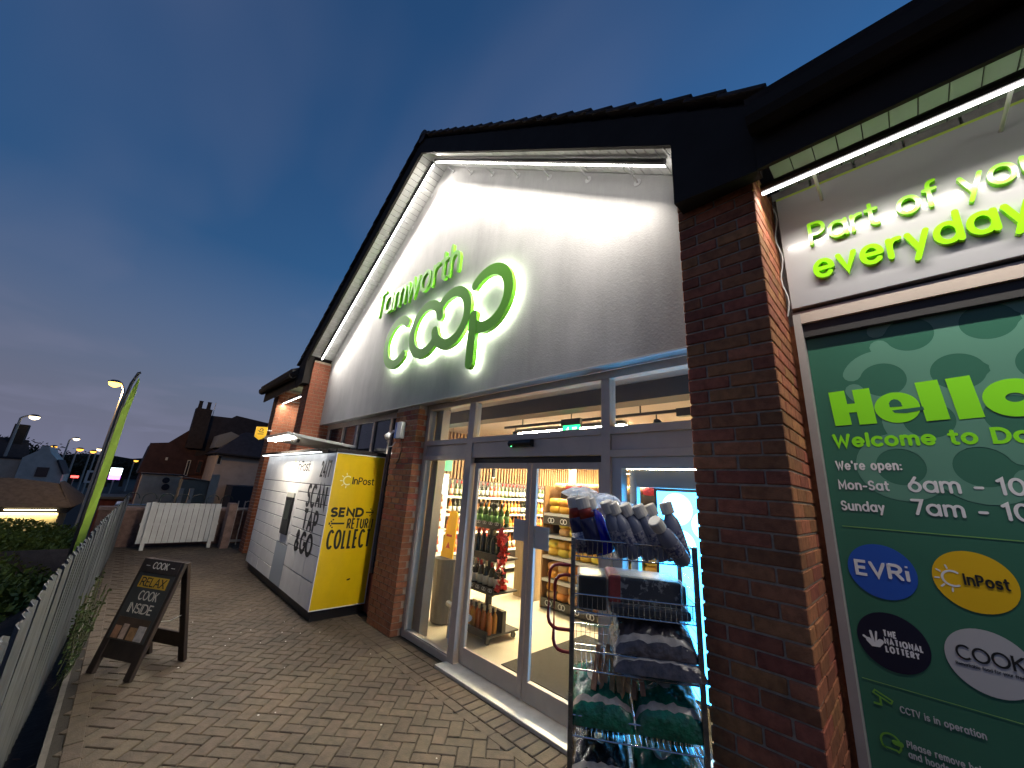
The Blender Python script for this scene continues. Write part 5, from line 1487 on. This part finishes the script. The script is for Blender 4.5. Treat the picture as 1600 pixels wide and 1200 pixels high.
S(bx('side_paving', (-12.9, -7.865, -.16, .018, -.7, -.004), mat('red_brown_paving', (.075, .045, .032), .8, var=.3, vscale=14, bump=.4, bscale=80)))
for i in range(26):
    x, y = random.uniform(-6.5, -2.2), random.uniform(.3, 2.5)
    MB().lathe([(random.uniform(.004, .009), 0), (.003, .003)], 7, (x, y, .0005)).build('gum_spot', mat('pale_gum', (.55, .52, .48), .8), path)
# fallen leaves on the soil
random.seed(77)
lf_me = MB().prism([(-.025, 0, 0), (0, -.016, 0), (.03, 0, .004), (0, .016, 0)], (0, 0, .001)).mesh('dead_leaf', mat('brown_leaf', (.16, .08, .04), .8, rnd=.3))
for i in range(10):
    x = -3.6 - i * .16
    inst('dead_leaf', lf_me, None, (x, -.10 + random.random() * .1, -.415), (random.uniform(-.3, .3), random.uniform(-.3, .3), random.random() * 6), label='brown dead leaf on the soil strip by the fence', cat='leaf', group='dead leaves along the fence foot')

# ------------------------------------------------------------------ hedge, trees
def leafcloud(nm, pts_fn, n, size, m, parent, seed):
    random.seed(seed); mb = MB()
    for _ in range(n):
        p = pts_fn()
        a = Vector((random.uniform(-1, 1), random.uniform(-1, 1), random.uniform(-1, 1))).normalized() * size * random.uniform(.6, 1.3)
        b = a.orthogonal().normalized() * size * .45
        p = Vector(p)
        mb.quad(p - a, p + b, p + a, p - b)
    return mb.build(nm, m, parent)
M_hedge = mat('hedge_leaf', (.15, .20, .03), .7, var=.5, vscale=9)
hg = thing('hedge', 'overgrown green hedge below the path beyond the fence', 'hedge', (-13, -2.2, -1.5))
def hp():
    x = -7.5 - random.random() * 9.5
    f = random.random()
    y = -.45 - (-x - 9) * .02 - f * 5.0
    top = .10 - max(0, x + 15) * .075 + .12 * math.sin(x * 1.7) + .10 * math.sin(y * 2.3) - .12 * f
    return (x, y, top - abs(random.gauss(0, .20)))
leafcloud('foliage', hp, 36000, .07, M_hedge, hg, 4)
sm_ = MB(); random.seed(9)
for i in range(40):
    x = -9.2 - random.random() * 7.5; y = -1.2 - random.random() * 3.5
    sm_.tube([(x, y, -2.2), (x + random.uniform(-.2, .2), y, -.5)], .02, 5, .008)
sm_.build('stems', mat('twig', (.06, .04, .025), .9), hg)
def tree(x, y, z, h, w, label, seed, group='dark trees on the skyline'):
    t = thing('tree', label, 'tree', (x, y, z), group=group)
    random.seed(seed)
    tr = MB().tube([(x, y, z), (x + .1, y, z + h * .3), (x, y + .1, z + h * .55)], w * .05, 7, w * .02)
    cl = []
    for k in range(7):
        a = random.random() * 6.28; e = (x + math.cos(a) * w * .3, y + math.sin(a) * w * .3, z + h * random.uniform(.55, .9)); cl.append(e)
        tr.tube([(x, y, z + h * random.uniform(.25, .45)), e], w * .018, 5, w * .006)
    tr.build('trunk', MATS['twig'], t)
    def cp():
        e = random.choice(cl); return (e[0] + random.gauss(0, w * .14), e[1] + random.gauss(0, w * .14), e[2] + random.gauss(0, h * .08))
    leafcloud('crown', cp, 900, w * .035, mat('night_leaf', (.035, .040, .022), .8, var=.4, vscale=1), t, seed + 1)
TR = [(-95, -16.5, 6.5, 8), (-100, -14.0, 5.6, 8), (-98, -11.6, 6.2, 7), (-110, -10.0, 5.4, 9), (-120, -8.0, 6, 9), (-118, -5.4, 5.2, 8), (-125, -3.0, 5.6, 9), (-130, -.5, 5, 8), (-128, 2.5, 5.4, 9)]
wh = ['far left', 'left of the small white lamp', 'behind the white gabled house', 'behind the white street lamp', 'under the paired orange lamps', 'behind the feather flag', 'behind the lit roadside sign', 'near the orange lamps on the hill', 'beside the dark brick house']
for i, (x, y, h, w_) in enumerate(TR):
    tree(x, y, -3.2, h + 1.0, w_, 'dark skyline tree ' + wh[i], 40 + i * 3)
# far wooded hill
mb = MB(); random.seed(12)
n = 90; P0 = []
for i in range(n + 1):
    a = R_(60 + 150 * i / n)
    r = 260
    P0.append((r * math.cos(a), r * math.sin(a) * 1.0, 7 + 3.0 * math.sin(i * .31) + 1.2 * math.sin(i * 1.3) + random.uniform(-.6, .6)))
for i in range(n):
    a, b = P0[i], P0[i + 1]
    mb.quad((a[0], a[1], -8), (b[0], b[1], -8), b, a)
    mb.quad(a, b, (b[0] * 1.4, b[1] * 1.4, b[2] - 1), (a[0] * 1.4, a[1] * 1.4, a[2] - 1))
P1 = []
hill = mb.build('hill', mat('dark_wooded_hill', (.020, .020, .018), .95, var=.4, vscale=.2, bump=1, bscale=.6), None, kind='structure')

# ------------------------------------------------------------------ houses
M_hb = mat('dark_house_brick', (.13, .055, .042), .9, var=.3, vscale=5, bump=.3, bscale=20)
M_hr = mat('house_roof', (.035, .028, .030), .85, var=.3, vscale=4, bump=.3, bscale=8)
M_cre = mat('cream_house_render', (.50, .40, .31), .9, var=.15, vscale=2)
M_wht = mat('white_house_render', (.50, .46, .41), .9, var=.2, vscale=1.2)
M_win = mat('dark_window', (.02, .025, .03), .1)
M_wfr = mat('white_window_frame', (.5, .48, .42), .5)
k15 = 1.5
def hy(y): return y * k15
def hz(z): return EYE + (z - EYE) * k15
HX = -30
br = thing('brick_house', 'dark brick house with tall chimney beyond the path end', 'house', (HX - 3, 3.5, -1.7))
GZ = -1.7
MB().prism([(HX - 1, .55, GZ), (HX - 1, 6.5, GZ), (HX - 1, 6.5, hz(2.5)), (HX - 1, .55, hz(1.55))], (-6, 0, 0)).build('wall', M_hb, br)
MB().prism([(HX - 1 - .05, .45, hz(1.50)), (HX - 4.0, .6, hz(2.70)), (HX - 4.0, 1.35, hz(2.70)), (HX - 1 - .05, 2.4, hz(1.55))], (-.05, .02, .08)).build('lean_roof', M_hr, br)
MB().prism([(HX - .9, .40, hz(1.50)), (HX - .9, .6, hz(2.66)), (HX - .9, 1.35, hz(2.74)), (HX - .9, 3.0, hz(3.95)), (HX - .9, 7.0, hz(3.98)), (HX - .9, 7.0, hz(1.6)), (HX - .9, 2.4, hz(1.55))], (-6.5, 0, 0)).build('roof', mat('house_roof_red', (.055, .025, .022), .85, var=.3, vscale=3), br)
MB().prism([(HX - .85, 2.55, hz(3.4)), (HX - .85, 2.75, hz(4.02)), (HX - .85, 4.1, hz(4.05)), (HX - .85, 4.3, hz(4.18)), (HX - .85, 6.6, hz(4.02)), (HX - .85, 6.6, hz(2.9)), (HX - .85, 2.75, hz(2.3))], (-2.0, 0, 0)).build('roof', M_hr, br)
chm = bx('chimney', (HX - 1.4, HX - .55, 2.15, 2.95, hz(2.6), hz(4.25)), mat('soot_brick', (.035, .026, .022), .9, var=.3, vscale=6), br)
for y in (2.32, 2.75):
    MB().lathe([(.14, 0), (.11, .1), (.10, .45), (.13, .5)], 10, (HX - 1.0, y, hz(4.25))).build('chimney_pot', MATS['soot_brick'], chm)
MB().tube([(HX - .9, 3.05, hz(3.5)), (HX - .9, 3.05, hz(4.6))], .02, 5).build('aerial', M_steel, br)
bx('window', (HX - .98, HX - .80, 1.42, 1.52, hz(2.05), hz(2.16)), M_wfr, br)
f1 = bx('window', (HX - .89, HX - .80, 2.45, 2.62, hz(1.5), hz(2.12)), M_wfr, br, label='tall pale stair window')
bx('pane', (HX - .80, HX - .79, 2.49, 2.58, hz(1.53), hz(2.09)), M_win, f1)
for y in (2.95, 3.35):
    f2 = bx('window', (HX - .89, HX - .82, y, y + .28, hz(1.62), hz(2.15)), M_hb, br); bx('pane', (HX - .82, HX - .81, y + .04, y + .24, hz(1.66), hz(2.10)), M_win, f2)
# rendered extension with hipped roof
cr_ = thing('rendered_house', 'cream rendered house end with dark hipped roof', 'house', (HX + 4, 5.2, -1.7))
CX = HX + 3.0
kc = (27.0) / 20
def cy(y): return y * kc
def cz(z): return EYE + (z - EYE) * kc
MB().box(CX - 4, CX, cy(2.50), cy(4.7), -1.6, cz(2.48)).build('wall', M_cre, cr_)
MB().prism([(CX + .25, cy(2.36), cz(2.50)), (CX + .25, cy(4.9), cz(2.42)), (CX - 1.4, cy(3.9), cz(3.55)), (CX - 1.4, cy(3.42), cz(3.55))], (-.4, 0, -.05)).build('roof', M_hr, cr_)
MB().prism([(CX + .25, cy(2.36), cz(2.49)), (CX - 1.4, cy(3.42), cz(3.53)), (CX - 4.4, cy(3.42), cz(3.53)), (CX - 4.4, cy(2.36), cz(2.49))], (0, .05, -.06)).build('roof', M_hr, cr_)
MB().tube([(CX + .30, cy(2.32), cz(2.46)), (CX + .30, cy(4.9), cz(2.40))], .07, 6).build('gutter', M_dark, cr_)
fw = bx('window', (CX - .02, CX + .03, cy(2.52), cy(2.66), cz(2.02), cz(2.40)), M_wfr, cr_); bx('pane', (CX + .03, CX + .035, cy(2.54), cy(2.64), cz(2.05), cz(2.37)), M_win, cr_)
MB().prism([(CX - 1.5, cy(2.45), cz(2.75)), (CX - 1.5, cy(3.4), cz(2.85)), (CX - 1.5, cy(3.3), cz(3.35)), (CX - 1.5, cy(2.9), cz(3.5)), (CX - 1.5, cy(2.5), cz(3.3))], (-2, 0, 0)).build('dormer', mat('grey_dormer', (.24, .24, .22), .8), cr_)
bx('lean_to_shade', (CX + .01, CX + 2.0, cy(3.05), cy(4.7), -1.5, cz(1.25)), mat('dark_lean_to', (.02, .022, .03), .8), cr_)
# low outbuildings in front
ob = thing('outbuilding', 'low buff rendered outbuilding left of the grey lean-to', 'outbuilding', (-24, 1.2, -1.2))
kq = 24 / 20
qy = lambda y: y * kq
qz = lambda z: EYE + (z - EYE) * kq
bx('wall', (-26, -24, qy(.42), qy(1.58), -1.3, qz(1.50)), mat('buff_render', (.48, .38, .28), .9, var=.2, vscale=3), ob)
bx('flat_roof', (-26.1, -23.9, qy(.38), qy(1.62), qz(1.50), qz(1.53)), M_hr, ob)
for i, (y, z, s) in enumerate(((1.12, 1.30, .11), (1.16, 1.05, .12))):
    MB().lathe([(s * kq, 0), (s * kq, .03)], 12, (-23.98, qy(y), qz(z)), Matrix.Rotation(R_(90), 3, 'Y')).build('wall_vent', M_hr, ob)
gl = thing('lean_to', 'grey lean-to with pale end behind the white fence panel', 'outbuilding', (-22, 2.2, -1.0))
kr = 22 / 20
bx('wall', (-23.5, -22, 1.62 * kr, 2.45 * kr, -1.2, EYE + (1.36 - EYE) * kr), mat('grey_green_render', (.17, .16, .12), .9, var=.2, vscale=3), gl)
MB().prism([(-21.95, 1.58 * kr, EYE + (1.47 - EYE) * kr), (-21.95, 2.47 * kr, EYE + (1.36 - EYE) * kr), (-21.95, 2.47 * kr, EYE + (1.33 - EYE) * kr), (-21.95, 1.58 * kr, EYE + (1.44 - EYE) * kr)], (-1.6, 0, 0)).build('roof', mat('lean_roof', (.14, .13, .10), .8), gl)
bx('corner_wall', (-22.4, -21.9, 2.47 * kr, 2.75 * kr, -1.2, EYE + (1.62 - EYE) * kr), MATS['buff_render'], gl)
for y in (1.55, 1.85):
    bx('pier', (-21.5, -21.3, y * kr, (y + .13) * kr, -1.0, EYE + (1.05 - EYE) * kr), MATS['buff_render'], gl)

# bungalow below the path, lit by a warm lamp
kb = 25 / 15.
by = lambda y: y * kb
bz = lambda z: EYE + (z - EYE) * kb
bg_ = thing('bungalow', 'low pavilion with hipped roof and lamplit yellow wall', 'building', (-26, -3.6, -2.8))
M_by = mat('yellow_brick_wall', (.50, .42, .24), .9, var=.25, vscale=5)
bx('wall', (-29, -25.0, by(-3.4), by(-.98), -2.9, bz(.56)), M_by, bg_)
bx('fascia', (-29.6, -24.6, by(-3.6), by(-.84), bz(.53), bz(.66)), M_dark, bg_)
MB().prism([(-24.55, by(-3.6), bz(.665)), (-24.55, by(-.80), bz(.665)), (-26.6, by(-1.2), bz(1.15)), (-26.6, by(-1.95), bz(1.24)), (-26.6, by(-3.6), bz(1.22))], (-.05, 0, .05)).build('roof', mat('hut_roof', (.09, .075, .055), .85, var=.35, vscale=6), bg_)
MB().prism([(-24.55, by(-.80), bz(.665)), (-30, by(-.62), bz(.665)), (-28.6, by(-1.2), bz(1.2)), (-26.6, by(-1.2), bz(1.2))], (0, -.05, .03)).build('roof', MATS['hut_roof'], bg_)
bx('strip_lamp', (-24.57, -24.5, by(-1.82), by(-1.02), bz(.600), bz(.612)), emit('warm_strip', (1, .85, .5), 9), bg_)
bx('strip_lamp', (-24.57, -24.5, by(-2.6), by(-2.02), bz(.600), bz(.612)), MATS['warm_strip'], bg_)
bx('wall_fill_glow', (-24.98, -24.80, by(-3.3), by(-1.0), bz(.53) - .06, bz(.53) - .01), emit('warm_wall_fill', (1, .80, .42), 14), bg_)  # added emitter under the fascia, there only to brighten the wall below
# white gabled house
wh_ = thing('white_house', 'white gabled house beyond the pavilion roof', 'house', (-62, -6, -3.5))
kw = 2.0
wy = lambda y: y * kw
wz = lambda z: EYE + (z - EYE) * kw
MB().prism([(-60, wy(-3.78), -3), (-60, wy(-2.31), -3), (-60, wy(-2.31), wz(1.15)), (-60, wy(-2.62), wz(1.75)), (-60, wy(-2.95), wz(2.12)), (-60, wy(-3.08), wz(2.42)), (-60, wy(-3.32), wz(2.42)), (-60, wy(-3.36), wz(2.2)), (-60, wy(-3.78), wz(1.8))], (-6, 0, 0)).build('wall', M_wht, wh_)
MB().prism([(-59.8, wy(-2.25), wz(1.12)), (-59.8, wy(-2.62), wz(1.82)), (-59.8, wy(-2.66), wz(1.75)), (-59.8, wy(-2.32), wz(1.1))], (-6, 0, 0)).build('roof', M_hr, wh_)
ww = bx('window', (-59.98, -59.9, wy(-3.2), wy(-2.8), wz(.95), wz(1.4)), mat('dim_window', (.05, .03, .03), .3), wh_)
dk = thing('dark_house', 'dark house with square chimney at the far left', 'house', (-66, -9, -3.5))
bx('wall', (-72, -66, wy(-7.2), wy(-4.1), -3, wz(1.6)), M_hb, dk)
MB().prism([(-65.8, wy(-7.4), wz(1.55)), (-65.8, wy(-3.9), wz(1.7)), (-68, wy(-4.3), wz(2.75)), (-68, wy(-7.4), wz(2.9))], (-.3, 0, -.1)).build('roof', M_hr, dk)
bx('chimney', (-68.4, -67.4, wy(-4.95), wy(-4.45), wz(2.4), wz(3.55)), MATS['soot_brick'], dk)
fl_ = bx('annexe', (-64, -61, wy(-4.9), wy(-3.85), -3, wz(1.7)), M_cre, None, label='pale flat fronted annexe left of the white gabled house', cat='building')
bx('annexe_roof', (-64.1, -60.9, wy(-4.95), wy(-3.8), wz(1.7), wz(1.8)), M_hr, fl_)
rs = thing('red_brick_garage', 'red brick garage with pale flat roof below the feather flag', 'garage', (-34, .2, -2))
bx('wall', (-36, -33, -.75, 1.4, -2.2, -.2), mat('red_garage', (.20, .05, .03), .9, var=.3, vscale=3), rs)
bx('roof', (-36.2, -32.8, -.95, 1.5, -.2, -.08), MATS['lean_roof'], rs)
bx('door', (-32.99, -32.95, -.6, .2, -1.7, -1.0), MATS['yellow_brick_wall'], rs)
# lit roadside signs and signals
M_ol = emit('sodium_lamp', (1.0, .46, .06), 1.7); M_wl = emit('white_street_lamp', (1.0, .80, .50), 3)
def street_lamp(x, y, z, zg, m, label, arm=(0, .8), s=1.0, lit=0):
    t = thing('street_lamp', label, 'street lamp', (x, y, zg), group='street lamps along the road')
    MB().tube([(x, y, zg), (x, y, z - .3)], .075 * s, 7, .045 * s).build('column', mat('lamp_column', (.30, .29, .27), .5, metal=.4), t)
    MB().tube([(x, y, z - .3), (x + arm[0] * .4, y + arm[1] * .4, z - .02), (x + arm[0], y + arm[1], z)], .04 * s, 6).build('arm', MATS['lamp_column'], t)
    ex_, ey_ = x + arm[0], y + arm[1]
    MB().lathe([(.10 * s, .10 * s), (.22 * s, .02 * s), (.20 * s, 0)], 10, (ex_, ey_, z - .02)).build('lantern', M_black, t)
    if lit:
        pl = bpy.data.lights.new('lamp_throw', 'POINT'); pl.energy = lit; pl.color = (1.0, .60, .25); pl.shadow_soft_size = .15
        po = bpy.data.objects.new('lamp_throw', pl); C.objects.link(po); po.location = (ex_, ey_, z - .45); po.parent = t; po.matrix_parent_inverse = Matrix.Translation(-Vector(t.location))
    MB().lathe([(.05 * s, -.16 * s), (.16 * s, -.10 * s), (.19 * s, -.002)], 10, (ex_, ey_, z - .03)).build('lamp_glass', m, t, smooth=True)
    return t
def sl(X_, y0, z0): k = X_ / -30.; return (X_, y0 * k, EYE + (z0 - EYE) * k)
street_lamp(-24, -.95, 5.25, -1.8, emit('sodium_lamp_near', (1.0, .50, .07), 5), 'tall orange street lamp beside the feather flag', (0, -.35), 1.15, 230)
x, y, z = sl(-66, -4.04, 3.80); street_lamp(x, y - .6, z, -3.6, M_wl, 'pale street lamp above the square chimney', (0, .9), 2.2)
x, y, z = sl(-80, -2.50, 2.93); street_lamp(x, y, z, -3.6, M_wl, 'small white street lamp right of the white house', (0, .6), 1.8)
for i, (px, y0, z0) in enumerate(((-90, -2.12, 2.42), (-100, -1.62, 2.36), (-104, -1.42, 2.50), (-120, .12, 2.05), (-124, .52, 2.10), (-110, -3.0, 2.45))):
    x, y, z = sl(px, y0, z0)
    street_lamp(x, y, z, -3.8, M_ol if i != 2 else M_wl, ['orange street lamp left of the paired lamps', 'lower of the paired orange lamps', 'paler of the paired street lamps', 'orange lamp on the hill left of the brick house', 'orange lamp touching the brick house roof', 'orange lamp above the white gable'][i], (0, .3), 2.2)
rsn = thing('roadside_sign', 'glowing white and purple roadside sign behind the flag', 'sign', (-60, -1, -3))
x, y, z = sl(-60, -.44, 1.30)
MB().tube([(x, y, -3), (x, y, z - .6)], .06, 6).build('post', MATS['lamp_column'], rsn)
bx('sign_face', (x, x + .1, y - .45, y + .45, z - .15, z + .55), emit('sign_white', (.8, .95, 1), 3.5), rsn)
bx('sign_band', (x, x + .1, y - .45, y + .45, z - .65, z - .152), emit('sign_purple', (.55, .2, .9), 2.5), rsn)
gsn = bx('green_signal', (-60, -59.8, y - 1.35, y - .95, z - .5, z + .0), emit('signal_green', (.05, .8, .45), 2.5), None, label='green lit signal beside the glowing roadside sign', cat='signal')
MB().tube([(-59.9, y - 1.15, -3.2), (-59.9, y - 1.15, z - .5)], .05, 6).build('post', MATS['lamp_column'], gsn)
x, y, z = sl(-60, -1.88, 1.02)
rl_ = bx('tail_light', (x, x + .1, y - .25, y + .3, z - .1, z + .12), emit('red_light', (1, .06, .05), 4), None, label='red vehicle light right of the white house', cat='light')
MB().tube([(x, y, -3.2), (x, y, z - .1)], .04, 6).build('post', MATS['lamp_column'], rl_)
x, y, z = sl(-55, -1.16, 1.05)
ns = bx('notice_frame', (x, x + .1, y - .62, y + .62, z - .55, z + .6), mat('sign_board_white', (.5, .5, .48), .5), None, label='square white framed board left of the feather flag', cat='board')
bx('board_face', (x + .1, x + .12, y - .42, y + .42, z - .36, z + .42), M_win, ns); MB().tube([(x, y, -3.2), (x, y, z - .55)], .06, 6).build('post', MATS['lamp_column'], ns)
# feather flag just beyond the fence
ff = thing('feather_flag', 'tall lime green feather flag on a dark pole behind the fence', 'flag', (-9, -.3, -.9))
MB().tube([(-9, -.33, -.9), (-9, -.33, 2.6), (-9.0, -.30, 3.1), (-9.0, -.255, 3.30), (-9, -.23, 3.31)], .022, 8).build('pole', M_black, ff)
mb = MB(); 
zz = [.45, .9, 1.5, 2.1, 2.6, 3.0, 3.22]
wd_ = [.085, .09, .095, .095, .085, .06, .02]
for t_ in (0, .006):
    for i in range(len(zz)):
        y0 = -.31 + (.04 if i == 5 else .075 if i == 6 else 0); mb.v.append((-9 + t_ + .02 * math.sin(zz[i] * 4), y0, zz[i])); mb.v.append((-9 + t_ + .025 * math.sin(zz[i] * 4 + .6), y0 + wd_[i], zz[i] - .05))
n = len(zz) * 2
for i in range(len(zz) - 1):
    a = i * 2
    mb.f.append((a, a + 1, a + 3, a + 2)); mb.f.append((n + a, n + a + 2, n + a + 3, n + a + 1)); mb.f.append((a, a + 2, n + a + 2, n + a)); mb.f.append((a + 1, n + a + 1, n + a + 3, a + 3))
mb.build('banner', mat('lime_fabric', (.33, .50, .05), .7, var=.15, vscale=8), ff)
# parked car beyond the fence end (only its front corner shows)
cr2 = thing('parked_car', 'dark parked car glimpsed past the fence end', 'car', (-17, .35, -.6))
MB().prism([(-18.2, -.05, -.45), (-15.2, -.05, -.45), (-15.05, -.05, -.05), (-15.4, -.05, .12), (-16.3, -.05, .2), (-16.9, -.05, .62), (-18.2, -.05, .62)], (0, .95, 0)).build('body', mat('car_black', (.02, .02, .022), .15, coat=1.0), cr2, bevel=.06, seg=3)
for y in (-.06, .78):
    for x in (-15.8, -17.8): MB().tube([(x, y, -.38), (x, y + .16, -.38)], .28, 16).build('wheel', M_black, cr2)
for y in (.05, .65): bx('headlight', (-15.16, -15.02, y, y + .18, -.12, -.02), mat('headlight_glass', (.7, .7, .7), .08, metal=.6), cr2)
